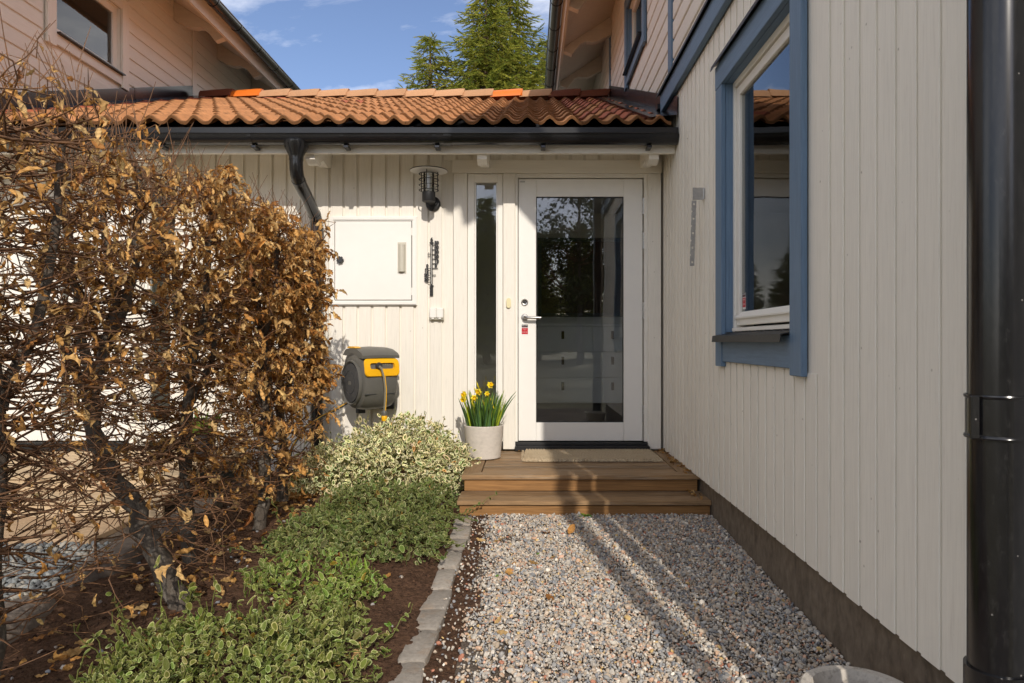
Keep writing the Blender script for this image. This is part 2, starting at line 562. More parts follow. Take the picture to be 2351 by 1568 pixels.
M['bisque'] = surf('beige_plastic', (.56, .53, .44), .4, .03, (6, 6, 6), 5.0, .02, .0005, .45)
M['bell'] = surf('yellowed_plastic', (.78, .70, .42), .4, .03, (6, 6, 6), 5.0, .02, .0005, .45)
M['red'] = surf('red_print', (.50, .012, .025), .4, .03, (6, 6, 6), 5.0, 0, 0, .4)
M['print_white'] = surf('white_print', (.80, .78, .76), .4, .02, (6, 6, 6), 5.0, 0, 0, .4)
M['print_black'] = surf('black_print', (.02, .017, .018), .4, .02, (6, 6, 6), 5.0, 0, 0, .4)
M['jute'] = surf('jute_weave', (.47, .375, .25), .95, .25, (60, 60, 60), 4.0, .6, .003, .1, coord='World',
                 dark=(.30, .21, .12), dark_amt=.5, dark_scale=.12)
M['rubber'] = surf('dark_rubber_mat', (.03, .03, .032), .8, .3, (40, 40, 40), 6.0, .8, .006, .3, coord='World')
M['paving'] = surf('tan_paving', (.42, .30, .19), .9, .16, (3, 3, 3), 8.0, .4, .003, .15, coord='World')
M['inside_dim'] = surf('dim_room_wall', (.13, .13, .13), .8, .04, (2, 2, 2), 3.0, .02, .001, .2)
M['inside'] = surf('indoor_wall', (.82, .80, .76), .8, .04, (2, 2, 2), 3.0, .02, .001, .2)
M['inside_floor'] = surf('indoor_floor', (.34, .27, .2), .5, .15, (2, 14, 2), 3.0, .05, .001, .3)
M['drawer'] = surf('grey_drawer_front', (.82, .82, .83), .5, .04, (2, 2, 2), 3.0, .02, .001, .3)
M['leather'] = surf('brown_leather', (.05, .022, .012), .5, .1, (8, 8, 8), 9.0, .1, .001, .3)
M['bark'] = surf('hornbeam_bark', (.095, .078, .062), .9, .3, (9, 9, 5), 5.0, .8, .008, .15, coord='World',
                 dark=(.34, .31, .26), dark_amt=.6, dark_scale=2.6)
M['twig'] = surf('twig_bark', (.17, .092, .05), .75, .3, (12, 12, 12), 5.0, .2, .001, .25, coord='World',
                 dark=(.36, .17, .07), dark_amt=.8, dark_scale=1.2)
M['bark_far'] = surf('conifer_bark', (.16, .11, .075), .9, .25, (5, 5, 2), 5.0, .5, .01, .15, coord='World')
M['leaf'] = attr_mat('dry_leaf', .62, .3, .15, 90.0, .24)
M['green'] = attr_mat('green_leaf', .55, .22, .0, 40.0, .22)
M['needle'] = attr_mat('needles', .6, .2, .0, 9.0, .18)
M['blade'] = attr_mat('daffodil_leaf', .42, .4, .0, 30.0, .18)
M['pebble'] = attr_mat('pebbles', .75, .3, .35, 160.0)
M['crumb'] = attr_mat('soil_crumbs', .95, .1, .3, 160.0)
M['glass'] = glass_mat('window_glass', (.80, .84, .82), 1.7, .10)
M['glass_front'] = glass_mat('door_glass', (.92, .94, .93), 2.6, .06)
M['lampglass'] = glass_mat('lamp_glass', (.93, .94, .93), 1.4)


def gz(y):
    """height of the gravel: it sinks a little towards the street"""
    return -.034 * max(0.0, min(4.2 - y, 3.0))


YB, XR, XL, DZ = 5.517, 1.062, -4.36, .195
ROOF_T = .384                       # roof pitch of the entrance building
RY0, RZ0, RY1 = 4.90, 2.585, 9.05


def roof_z(y):
    return RZ0 + (y - RY0) * ROOF_T


# ------------------------------------------------------------------ the setting: ground, gravel, soil
def grid_sheet(name, x0, x1, y0, y1, nx, ny, zf, mat, **kw):
    xs = np.linspace(x0, x1, nx); ys = np.linspace(y0, y1, ny)
    V = np.array([(x, y, zf(x, y)) for y in ys for x in xs])
    i = np.arange(nx - 1)[None] + (np.arange(ny - 1) * nx)[:, None]
    F = np.stack([i, i + 1, i + nx + 1, i + nx], -1).reshape(-1, 4)
    return arr_obj(name, V, F, mat, smooth=True, **kw)


MB().add([(-400, -400, -.16), (400, -400, -.16), (400, 400, -.16), (-400, 400, -.16)], [(0, 1, 2, 3)]).build(
    'ground', M['grass'], label='rough grass ground reaching away round the houses', kind='structure')


def soil_z(x, y):
    h = gz(y) + .01
    if x > -.44: h -= .024 * min(1, (x + .44) / .06)
    h += .05 * math.exp(-((x + 1.2) / .5) ** 2)
    h += .028 * mnoise.noise((x * 3.1, y * 3.1, 1.7)) + .011 * mnoise.noise((x * 14, y * 14, 3.1)) + .006 * mnoise.noise((x * 43, y * 43, 9.1))
    return h


grid_sheet('soil_bed', -2.05, -.20, .6, 5.53, 150, 360, soil_z, M['soil'], label='dark brown garden soil of the planted bed', kind='structure')
grid_sheet('gravel_path', -.25, 1.16, -1.0, 5.53, 10, 60, lambda x, y: gz(y) - .010, M['grit'],
           label='brown grit bed under the loose gravel', kind='structure')
grid_sheet('forecourt', -4.4, -1.98, .4, 5.53, 12, 40, lambda x, y: gz(y) - .03, M['grit'],
           label='gritty bed in front of the neighbouring entrance', kind='structure')


# icosphere templates for stones
def ico(sub):
    bm = bmesh.new(); bmesh.ops.create_icosphere(bm, subdivisions=sub, radius=.5)
    V = np.array([v.co[:] for v in bm.verts]); F = np.array([[v.index for v in f.verts] for f in bm.faces]); bm.free()
    return V, F


ICO1, ICO2 = ico(1), ico(2)


def stones(pos, size, cols, tmpl, flat=.62, rough=.28):
    """distorted pebbles at pos"""
    tv, tf = tmpl
    N = len(pos)
    ax = rng.normal(size=(N, 3)); up = np.tile([0, 0, 1.0], (N, 1)) + rng.normal(size=(N, 3)) * .45
    R = frames(ax, up)
    sc_ = size[:, None] * np.stack([rng.uniform(.95, 1.45, N), rng.uniform(.8, 1.1, N), rng.uniform(flat * .8, flat * 1.25, N)], -1)
    # lumps: a few random planes cut each stone
    P = np.repeat(tv[None], N, 0)
    for _ in range(4):
        d = nrmz(rng.normal(size=(N, 3))); h = rng.uniform(.26, .42, N)
        t = np.einsum('nkj,nj->nk', P, d) - h[:, None]
        P = P - np.maximum(t, 0)[:, :, None] * d[:, None, :] * .9
    P = P * (1 + rng.normal(size=P.shape[:2])[:, :, None] * rough * .1)
    V = np.einsum('nij,nkj->nki', R, P * sc_[:, None, :]) + pos[:, None, :]
    K = tv.shape[0]
    F = tf[None] + (np.arange(N) * K)[:, None, None]
    fc = np.repeat(cols, len(tf), 0)
    return V.reshape(-1, 3), F.reshape(-1, 3), fc


PAL = np.array([(.44, .40, .34), (.52, .475, .40), (.37, .36, .335), (.48, .39, .295), (.54, .44, .335), (.28, .285, .29), (.62, .57, .49),
                (.50, .33, .22), (.58, .37, .26), (.42, .34, .25), (.22, .215, .215), (.70, .64, .54), (.43, .19, .12), (.60, .42, .18)])
PW = np.array([15, 11, 14, 11, 8, 12, 6, 6, 4, 9, 8, 4, 1.8, 1.6]); PW = PW / PW.sum()


def edge_l(y):
    return -.285 + .05 * mnoise.noise((y * 2.3, 4.0, 0)) + .035 * mnoise.noise((y * 7.0, 9.0, 0))


def gravel_pts(cell, x0, x1, y0, y1):
    nx, ny = int((x1 - x0) / cell), int((y1 - y0) / cell)
    gx, gy = np.meshgrid(np.arange(nx), np.arange(ny))
    x = x0 + (gx.ravel() + rng.uniform(0, 1, gx.size)) * cell
    y = y0 + (gy.ravel() + rng.uniform(0, 1, gx.size)) * cell
    return x, y


gx, gy = gravel_pts(.0096, -.36, 1.10, 1.05, 4.215)
keep = []
for x, y in zip(gx, gy):
    e = edge_l(y)
    bare = mnoise.noise((x * 5.5, y * 5.5, 5.0))
    p = 1.0 if x > e + .12 else max(0.10, (x - e) / .12)
    if x < e + .34 and bare > .42 + .9 * (x - e): p *= .45
    if x < e: p = .12
    keep.append(random.random() < p)
keep = np.array(keep); gx, gy = gx[keep], gy[keep]
N = len(gx)
size = np.clip(rng.lognormal(math.log(.0107), .33, N), .005, .027)
gzv = np.array([gz(y) for y in gy]) + size * .12 + rng.uniform(-.004, .007, N)
gzv += np.array([.006 * mnoise.noise((x * 6, y * 6, 2.0)) for x, y in zip(gx, gy)])
cols = PAL[rng.choice(len(PAL), N, p=PW)] * rng.uniform(.88, 1.24, (N, 1))
near = ((gy < 2.35) & (gy > 1.95)) | (size > .018)
pos = np.stack([gx, gy, gzv], -1)
A = stones(pos[near], size[near], cols[near], ICO2)
B = stones(pos[~near], size[~near], cols[~near], ICO1)
V, F, C = merge([A, B])
arr_obj('gravel', V, F, M['pebble'], fcol=C, label='loose crushed gravel of grey, pink and beige stones before the steps', cat='gravel', kind='stuff', smooth=False)

# grey pebbles of the neighbour's forecourt
px, py = gravel_pts(.027, -4.3, -1.95, 1.6, 3.72)
N = len(px)
size = np.clip(rng.lognormal(math.log(.034), .25, N), .018, .06)
pos = np.stack([px, py, np.array([gz(y) for y in py]) - .012 + size * .12 + rng.uniform(-.004, .006, N)], -1)
cols = np.array([(.20, .215, .215), (.15, .16, .165), (.26, .265, .25), (.11, .115, .12), (.30, .28, .24)])[rng.integers(0, 5, N)] * rng.uniform(.8, 1.2, (N, 1))
V, F, C = stones(pos, size, cols, ICO1, .5)
arr_obj('pebbles', V, F, M['pebble'], fcol=C, label='bluish grey rounded pebbles behind the hedge', cat='pebbles', kind='stuff', smooth=True)

# crumbs of soil, a few stray stones in the bed
N = 5200
cx = rng.uniform(-1.95, -.24, N); cy = rng.uniform(1.9, 4.9, N)
sz = np.clip(rng.lognormal(math.log(.0075), .45, N), .003, .022)
pos = np.stack([cx, cy, np.array([soil_z(x, y) for x, y in zip(cx, cy)]) + sz * .1], -1)
cols = np.array([(.05, .028, .018), (.08, .045, .028), (.11, .062, .036), (.035, .02, .014)])[rng.integers(0, 4, N)]
st = rng.uniform(0, 1, N) < .03
cols[st] = np.array([(.34, .32, .30), (.42, .36, .30), (.25, .26, .28)])[rng.integers(0, 3, st.sum())]
sz[st] = rng.uniform(.012, .024, st.sum())
V, F, C = stones(pos, sz, cols, ICO1, .7)
arr_obj('soil_crumbs', V, F, M['crumb'], fcol=C, label='loose soil crumbs and stray stones on the bed', cat='soil', kind='stuff', smooth=False)

# granite kerb, stone by stone
kerb = empty('granite_kerb', (-.38, 3.0, 0), label='row of grey granite kerb stones between soil bed and gravel', cat='kerb')
yy, i = 4.16, 0
while yy > 1.0:
    ln = random.uniform(.19, .255)
    bm = bmesh.new(); bmesh.ops.create_cube(bm, size=1.0)
    bmesh.ops.bevel(bm, geom=bm.edges[:], offset=.045, segments=1, affect='EDGES')
    bmesh.ops.subdivide_edges(bm, edges=bm.edges[:], cuts=1, use_grid_fill=True)
    w = random.uniform(.088, .104)
    off = random.random() * 50
    for v in bm.verts:
        n = mnoise.noise_vector(v.co * 2.6 + Vector((off, 0, 0))) * .15
        v.co = Vector(((v.co.x + n.x) * w, (v.co.y + n.y * .5) * (ln + .008), (v.co.z + n.z * .6) * .10))
    vs = [v.co.copy() for v in bm.verts]; fs = [[v.index for v in f.verts] for f in bm.faces]; bm.free()
    xk = -.392 + .012 * math.sin(yy * 2.1) + random.uniform(-.006, .006)
    rot = Matrix.Rotation(random.uniform(-.05, .05), 3, 'Z')
    c = Vector((xk, yy - ln / 2, gz(yy) - .042 + random.uniform(-.004, .006)))
    MB().add([rot @ v + c for v in vs], fs).build('kerb_stone', M['granite'], kerb, smooth=True)
    yy -= ln
    i += 1

kj = [(x_, y_, gz(y_) - .008) for y_ in np.linspace(1.0, 4.16, 24) for x_ in (-.437 + .012 * math.sin(y_ * 2.1), -.349 + .012 * math.sin(y_ * 2.1))]
MB().add(kj, [(2 * k, 2 * k + 1, 2 * k + 3, 2 * k + 2) for k in range(23)]).build('joint_sand', M['paving'], kerb)
# flat edging boulders at the far side of the hedge
for k, (x, y, lx, ly) in enumerate(((-1.98, 2.55, .11, .34), (-1.97, 3.3, .1, .33), (-1.95, 4.05, .1, .36))):
    bm = bmesh.new(); bmesh.ops.create_icosphere(bm, subdivisions=2, radius=1)
    for v in bm.verts:
        n = mnoise.noise_vector(v.co * 1.3 + Vector((k * 7.0, 1, 2))) * .25
        v.co = Vector(((v.co.x + n.x) * lx, (v.co.y + n.y) * ly, max(-.6, min(.55, v.co.z + n.z)) * .13))
    vs = [v.co + Vector((x, y, gz(y) + .02)) for v in bm.verts]; fs = [[v.index for v in f.verts] for f in bm.faces]; bm.free()
    MB().add(vs, fs).build('edging_stone', M['stone'], smooth=True, cat='stone', group='edging stones behind the hedge',
                           label=['brown edging stone behind the hedge, nearest the camera', 'brown edging stone behind the hedge, middle of three',
                                  'brown edging stone behind the hedge, farthest of three'][k])

# ------------------------------------------------------------------ the entrance building between the two houses
eb = empty('entrance_building', (-1.6, 6.5, 0), label='low cream entrance building with an orange tiled roof between the two houses', cat='building')
wall = MB().box(-2.70, -.60, YB + .0155, YB + .16, .02, 2.66, 0).box(-4.36, -2.70, YB + .0155, YB + .16, 2.36, 2.66, 0) \
    .box(-.60, 1.07, YB + .0155, YB + .16, 2.40, 2.66, 0).build('wall', M['cream_v'], eb)
PB = .1122
x = -4.36
k = 0
x = -2.6895 - 15 * PB
bmeshes = {}
while x < 1.0:
    z0 = .12
    if x + .095 > -.615 and x < 1.06: z0 = 2.483
    if x + .095 < -2.66: z0 = 2.44
    if x > -4.3:
        xx1 = min(x + .0935, 1.045)
        MB().box(x, xx1, YB, YB + .015, z0, 2.655, .002).build('board', M['cream_v'], wall)
    x += PB
# door casings, both entrances (sx mirrors the neighbour's)
MIR = -3.26


def entrance(mir):
    f = (lambda a: MIR - a) if mir else (lambda a: a)

    def B(x0, x1, y0, y1, z0, z1, c=.002, mb=None):
        a, b = sorted((f(x0), f(x1)))
        return (mb or MB()).box(a, b, y0, y1, z0, z1, c)
    cs = empty('door_casing', (f(.2), YB, DZ), parent=eb)
    B(-.602, 1.048, YB - .028, YB + .013, 2.378, 2.481).build('head_board', M['cream_x'], cs)
    B(-.594, -.486, YB - .026, YB + .013, .2, 2.376).build('side_board', M['cream_v'], cs)
    B(-.203, -.107, YB - .028, YB + .10, .2, 2.376, .004).build('post', M['cream_v'], cs)
    B(.941, 1.043, YB - .026, YB + .013, .2, 2.376, .004).build('side_board', M['cream_v'], cs)
    B(-.107, -.087, YB - .006, YB + .11, .258, 2.376).build('jamb', M['white'], cs)
    B(.912, .941, YB - .006, YB + .11, .258, 2.376).build('jamb', M['white'], cs)
    B(-.107, .941, YB - .004, YB + .11, 2.347, 2.377).build('head_jamb', M['white'], cs)
    B(-.107, .945, YB - .085, YB + .12, .197, .232, .003).build('threshold', M['black_matt'], cs)
    B(-.1, .935, YB - .04, YB + .12, .232, .252, .002).build('threshold_strip', M['black_matt'], cs)
    # side light
    w = empty('side_window', (f(-.34), YB, .3), parent=eb)
    B(-.484, -.430, YB - .010, YB + .09, .26, 2.375).build('frame_stile', M['white'], w)
    B(-.246, -.206, YB - .010, YB + .09, .26, 2.375).build('frame_stile', M['white'], w)
    B(-.430, -.246, YB - .008, YB + .09, 2.307, 2.374).build('frame_rail', M['white'], w)
    B(-.430, -.246, YB - .008, YB + .09, .26, .425).build('frame_rail', M['white'], w)
    m = MB()
    for (a, b, c_, d) in ((-.4295, -.418, .426, 2.306), (-.258, -.2465, .426, 2.306)):
        B(a, b, YB + .004, YB + .03, c_, d, .001, m)
    m.build('glazing_bead', M['white2'], w)
    B(-.428, -.248, YB + .026, YB + .032, .426, 2.306, 0).build('pane', M['glass_front'] if not mir else M['glass'], w)
    return f, B


f0, B0 = entrance(False)
f1, B1 = entrance(True)

# our door
door = empty('door', (.41, YB, .26), parent=eb)
tag(door, label='white glazed entrance door with a large single pane')
YD = YB + .012
B0(-.082, .058, YD, YD + .06, .262, 2.340, .003).build('lock_stile', M['white2'], door)
B0(.753, .903, YD, YD + .06, .262, 2.340, .003).build('hinge_stile', M['white2'], door)
B0(.0585, .7525, YD + .001, YD + .06, 2.200, 2.340, .003).build('top_rail', M['white2'], door)
B0(.0585, .7525, YD + .001, YD + .06, .262, .407, .003).build('bottom_rail', M['white2'], door)
m = MB()
m.box(.0590, .0640, YD + .010, YD + .034, .4075, 2.1995, 0).box(.7470, .7520, YD + .010, YD + .034, .4075, 2.1995, 0)
m.box(.0640, .7470, YD + .010, YD + .034, 2.194, 2.1995, 0).box(.0640, .7470, YD + .010, YD + .034, .4075, .413, 0)
m.build('gasket', M['black_matt'], door)
MB().box(.0640, .7470, YD + .016, YD + .022, .413, 2.194, 0).build('pane', M['glass_front'], door)
# handle
hx, hz = -.0325, 1.242
m = MB().lathe([(.028, 0), (.028, -.006), (.025, -.009), (.012, -.010), (.011, -.048)], (hx, YD, hz), 24, 'Y')
m.tube([(hx, YD - .045, hz), (hx + .01, YD - .054, hz - .002), (hx + .03, YD - .057, hz - .003), (hx + .128, YD - .055, hz - .006)], .0115, 12)
m.build('handle', M['steel'], door, smooth=True)
MB().lathe([(.028, 0), (.028, -.006), (.021, -.014), (.015, -.012), (.012, -.004)], (hx, YD, 1.361), 24, 'Y').build('lock', M['steel'], door, smooth=True)
MB().lathe([(.011, -.006), (.011, -.0095), (.004, -.010)], (hx, YD, 1.361), 16, 'Y').build('key_cylinder', M['black_matt'], door, smooth=True)
for z in (2.123, 1.85, 1.296, .48):
    MB().tube([(.9085, YD - .006, z - .064), (.9085, YD - .006, z - .002)], .0085, 10).tube([(.9085, YD - .006, z + .002), (.9085, YD - .006, z + .064)], .0085, 10) \
        .build('hinge', M['zinc'], door, smooth=True)
MB().box(-.0845, -.0825, YD - .002, YD + .02, 1.235, 1.362, 0).build('strike_plate', M['zinc'], door)
MB().box(-.07, -.03, YD - .004, YD, 2.312, 2.322, .001).build('spy_plate', M['zinc'], door)


def sticker(parent, loc, rot, local=True):
    """the alarm firm's sticker: black head with the name, red field with two lines and three small signs"""
    e = empty('alarm_sticker', (0, 0, 0), parent=None)
    e.parent = parent
    e.location = Vector(loc) - wloc(parent)
    e.rotation_euler = rot
    W, H = .0505, .0865
    # local plane: x right, z up, -y out
    MB().box(-W / 2, W / 2, -.0008, 0, -H / 2, H / 2, 0).build('backing', M['print_white'], e, local=True)
    MB().box(-W / 2 + .0005, W / 2 - .0005, -.0014, -.0008, H / 2 - .0225, H / 2 - .0004, 0).build('black_band', M['print_black'], e, local=True)
    MB().box(-W / 2 + .0005, W / 2 - .0005, -.0014, -.0008, -H / 2 + .010, H / 2 - .0265, 0).build('red_field', M['red'], e, local=True)
    R90 = (math.radians(90), 0, 0)
    text('lettering', 'SECTOR', .0118, M['print_white'], e, (0, -.0018, H / 2 - .0085), R90, .0002, local=True)
    text('lettering', 'ALARM', .0052, M['red'], e, (0, -.0018, H / 2 - .0175), R90, .0002, local=True)
    text('lettering', 'Hemmet har', .0068, M['print_white'], e, (0, -.0018, H / 2 - .0345), R90, .0002, local=True)
    text('lettering', 'larm', .0068, M['print_white'], e, (0, -.0018, H / 2 - .0425), R90, .0002, local=True)
    m = MB()
    for sx in (-.015, 0, .015):
        m.box(sx - .004, sx + .004, -.0018, -.0014, -.0145, -.0135, 0).box(sx - .004, sx + .004, -.0018, -.0014, -.0215, -.0205, 0)
        m.box(sx - .004, sx - .003, -.0018, -.0014, -.0205, -.0145, 0).box(sx + .003, sx + .004, -.0018, -.0014, -.0205, -.0145, 0)
    m.build('pictogram', M['print_white'], e, local=True)
    return e



stk = sticker(eb, (-.0315, YD - .0002, 1.1415), (0, 0, 0))

# neighbour's door: plain white leaf with one narrow pane
nd = empty('door', (f1(.41), YB, .26), parent=eb)
tag(nd, label='plain white door of the neighbouring entrance behind the hedge')
B1(-.082, .395, YD, YD + .06, .262, 2.340, .003).build('leaf', M['white2'], nd)
B1(.455, .903, YD, YD + .06, .262, 2.340, .003).build('leaf', M['white2'], nd)
B1(.395, .455, YD + .002, YD + .06, 2.15, 2.338, .002).build('top_rail', M['white2'], nd)
B1(.395, .455, YD + .002, YD + .06, .264, .45, .002).build('bottom_rail', M['white2'], nd)
B1(.396, .454, YD + .02, YD + .026, .45, 2.15, 0).build('pane', M['glass_front'], nd)
MB().lathe([(.026, 0), (.026, -.008), (.012, -.010), (.011, -.048)], (f1(-.03), YD, 1.242), 20, 'Y').tube(
    [(f1(-.03), YD - .045, 1.242), (f1(-.02), YD - .055, 1.24), (f1(.1), YD - .055, 1.238)], .011, 10).build('handle', M['steel'], nd, smooth=True)

# eaves: fascia, soffit, rafter tails, gutter
MB().box(XL + .02, 1.055, 5.03, 5.062, 2.408, 2.565, .003).build('fascia', M['cream_x'], eb)
MB().prism([(5.062, 2.50), (5.66, 2.50 + .6 * ROOF_T), (5.66, 2.525 + .6 * ROOF_T), (5.062, 2.525)], 0, XL + .02, 1.05).build('soffit', M['cream_x'], eb)
for xr in (-4.09, -2.84, -1.59, -.34, .91):
    pr = [(5.064, 2.50), (5.064, 2.375), (5.12, 2.352), (5.17, 2.352), (5.20, 2.362), (5.235, 2.40), (5.28, 2.42), (5.34, 2.405), (5.40, 2.40), (5.50, 2.42), (5.50, 2.66), (5.3, 2.588)]
    MB().prism(pr, 0, xr - .035, xr + .035).build('rafter_tail', M['cream_h'], eb)
gut = MB()
Rg, GY, GZ = .062, 4.962, 2.512
prof = []
for k in range(13):
    a = math.pi + math.pi * k / 12
    prof.append((GY + Rg * math.cos(a), GZ + Rg * math.sin(a)))
inner = [(GY + (p[0] - GY) * .96, GZ + (p[1] - GZ) * .96) for p in prof][::-1]
gut.prism(prof + inner, 0, XL + .25, 1.052)
gut.tube([(XL + .25, GY - Rg - .002, GZ + .003), (1.052, GY - Rg - .002, GZ + .003)], .0065, 8)
g = gut.build('gutter', M['black'], eb, smooth=True)
MB().prism([(p[0], p[1]) for p in prof], 0, 1.0525, 1.057).build('gutter_end', M['black'], g)
MB().prism([(4.925, 2.564), (5.03, 2.600), (5.03, 2.596), (4.926, 2.5595), (4.930, 2.526), (4.927, 2.526)], 0, XL + .05, 1.056).build('eave_flashing', M['black'], eb)
for xc in (-3.95, -3.28, -2.62, -1.97, -1.316, -.669, .086, .841):
    m = MB()
    pr = [(GY + (Rg + .003) * math.cos(math.pi + math.pi * k / 10), GZ + (Rg + .003) * math.sin(math.pi + math.pi * k / 10)) for k in range(8)]
    pr2 = [(GY + (Rg + .0) * math.cos(math.pi + math.pi * k / 10), GZ + (Rg + .0) * math.sin(math.pi + math.pi * k / 10)) for k in range(8)][::-1]
    m.prism(pr + pr2, 0, xc - .013, xc + .013)
    m.box(xc + .0, xc + .034, GY - .02, 5.029, GZ - Rg - .024, GZ - Rg - .006, .002)
    m.build('bracket', M['black'], g, smooth=False)
m = MB()
pr = [(GY + (Rg + .005) * math.cos(math.pi + math.pi * k / 12), GZ + (Rg + .005) * math.sin(math.pi + math.pi * k / 12)) for k in range(13)]
m.prism(pr + prof[::-1], 0, -.60, -.545)
m.build('joint_sleeve', M['black'], g)
# downpipe
dp = empty('downpipe', (-1.656, 5.44, 0), parent=eb)
fx = -1.656
prf = [(.062, 0.0), (.086, -.020), (.084, -.055), (.052, -.118), (.050, -.128), (.050, -.15)]
MB().lathe([(r, z) for r, z in prf], (fx, GY, 2.512 - .022), 20).build('funnel', M['pipe'], dp, smooth=True)
path = [(fx, GY, 2.40), (fx, GY, 2.32), (fx, GY + .004, 2.275), (fx, GY + .02, 2.24), (fx, GY + .055, 2.205), (fx, 5.20, 2.125), (fx, 5.385, 2.03), (fx, 5.42, 2.005), (fx, 5.437, 1.975), (fx, 5.44, 1.94), (fx, 5.44, .06)]
MB().tube(path, .047, 20).build('pipe', M['pipe'], dp, smooth=True)
for (a, b) in (((fx, GY + .045, 2.213), (fx, GY + .07, 2.199)), ((fx, 5.375, 2.036), (fx, 5.395, 2.024)), ((fx, 5.44, 1.955), (fx, 5.44, 1.90))):
    MB().tube([a, b], .0495, 20).build('joint_sleeve', M['pipe'], dp, smooth=True)
for z in (1.5, .62):
    MB().tube([(fx, 5.44, z - .02), (fx, 5.44, z + .02)], .0505, 20).box(fx - .012, fx + .012, 5.48, 5.53, z - .012, z + .012).build('clamp', M['pipe'], dp, smooth=True)

# roof, tile by tile
roof = MB().prism([(RY0 + .06, roof_z(RY0 + .06) - .05), (RY1, roof_z(RY1) - .05), (13.2, roof_z(RY1) - .05 - (13.2 - RY1) * ROOF_T),
                   (13.2, roof_z(RY1) - .13 - (13.2 - RY1) * ROOF_T), (RY1, roof_z(RY1) - .13), (5.07, roof_z(5.07) - .13)], 0, XL + .02, 1.045).build('roof', M['black_matt'], eb)
PIT = math.atan(ROOF_T)
TW, TL, EXPO = .312, .425, .3705


def tile_mesh(name, waves, mat, seed):
    r = random.Random(seed)
    n = waves * 8
    vs, fs = [], []
    th = .019
    for row, (yy_, lift) in enumerate(((0.0, .0), (.012, .004), (TL, .0))):
        for i in range(n + 1):
            xx = i / 8 * .156
            ph = 2 * math.pi * i / 8
            h = .0225 * (math.cos(ph + math.pi) * 1.0 + .18 * math.cos(2 * ph))
            h += .0012 * r.uniform(-1, 1)
            vs.append((xx, yy_ + r.uniform(-.0015, .0015) * (row == 0), h + lift * .0 + (0 if row else -.004)))
    for i in range(n + 1):          # lower lip
        x_, y_, z_ = vs[i]
        vs.append((x_, .002, z_ - th))
    for i in range(n + 1):          # underside a little way in
        x_, y_, z_ = vs[i]
        vs.append((x_, .10, z_ - th + .004))
    w_ = n + 1
    for i in range(n):
        fs += [(i, i + 1, w_ + i + 1, w_ + i), (w_ + i, w_ + i + 1, 2 * w_ + i + 1, 2 * w_ + i), (3 * w_ + i, 3 * w_ + i + 1, i + 1, i),
               (4 * w_ + i, 4 * w_ + i + 1, 3 * w_ + i + 1, 3 * w_ + i)]
    return MB().add(vs, fs).mesh(name, mat, None, True)


tm = [tile_mesh('tile', 2, M['tile'], s) for s in range(3)]
tr = [tile_mesh('tile', 2, M['tile_red'], s) for s in range(2)]
th1 = tile_mesh('tile', 1, M['tile'], 9)
SL = (RY1 - RY0 - .05) / math.cos(PIT)
rows = 12
EXPO = SL / rows
Xt0 = XL + .06
cols_n = 17
for r_ in range(rows):
    d = r_ * EXPO - .01
    y = RY0 + d * math.cos(PIT); z = roof_z(RY0) + d * math.sin(PIT) + .033
    for c_ in range(cols_n):
        red = (c_ >= cols_n - 2 and r_ > 0 and random.random() < .75) or (c_ == 0) or random.random() < .015
        me = random.choice(tr if red else tm)
        link_mesh('tile', me, roof, (Xt0 + c_ * TW + random.uniform(-.003, .003), y + random.uniform(-.005, .005), z + .0015 * (c_ % 2) + random.uniform(-.0015, .0015)),
                  (PIT - .052 + random.uniform(-.006, .006), random.uniform(-.008, .008), random.uniform(-.014, .014)))
    # last half tile against the wall of the right-hand house
    xx = Xt0 + cols_n * TW
    if xx + .1 < 1.06:
        link_mesh('tile', th1, roof, (xx - .05, y, z), (PIT - .038, 0, 0))
# ridge
nr = 14
RL = (1.0 - (XL + .12)) / nr
pr = [(-.125, -.055), (-.108, .012), (-.065, .052), (.0, .066), (.065, .052), (.108, .012), (.125, -.055)]


def ridge_mesh(name, mat):
    vs, fs = [], []
    for (xx, s, dz, cut) in ((0.0, .90, -.006, 0), (RL * .95, 1.0, .010, 0), (RL + .045, 1.0, .010, 1)):
        for (py_, pz_) in pr:
            k = 1.0
            xo = xx
            if cut: xo = xx - .035 * (1 - max(0, min(1, (pz_ + .055) / .06)))
            vs.append((xo, py_ * s, pz_ * s + dz))
    n = len(pr)
    for j in range(2):
        for i in range(n - 1): fs.append((j * n + i, j * n + i + 1, (j + 1) * n + i + 1, (j + 1) * n + i))
    b = len(vs)
    for (py_, pz_) in pr: vs.append((RL + .043, py_ * .86, pz_ * .80))
    for i in range(n - 1): fs.append((2 * n + i, 2 * n + i + 1, b + i + 1, b + i))
    return MB().add(vs, fs).mesh(name, mat, None, True)


rmesh = {k_: ridge_mesh('ridge_tile', M[k_]) for k_ in ('tile_ridge', 'tile_new', 'tile_red')}
for i in range(nr):
    x0_ = XL + .12 + i * RL
    mk = 'tile_ridge'
    if i == 1 or i == 10: mk = 'tile_new'
    if i == 0 or i >= 12: mk = 'tile_red'
    o = link_mesh('ridge_tile', rmesh[mk], roof, (x0_, RY1, roof_z(RY1) + .066), (0, -.012, random.uniform(-.01, .01)))
    if mk == 'tile_new': tag(o, label='bright new orange ridge tile')
# flashings where the roof meets the house walls


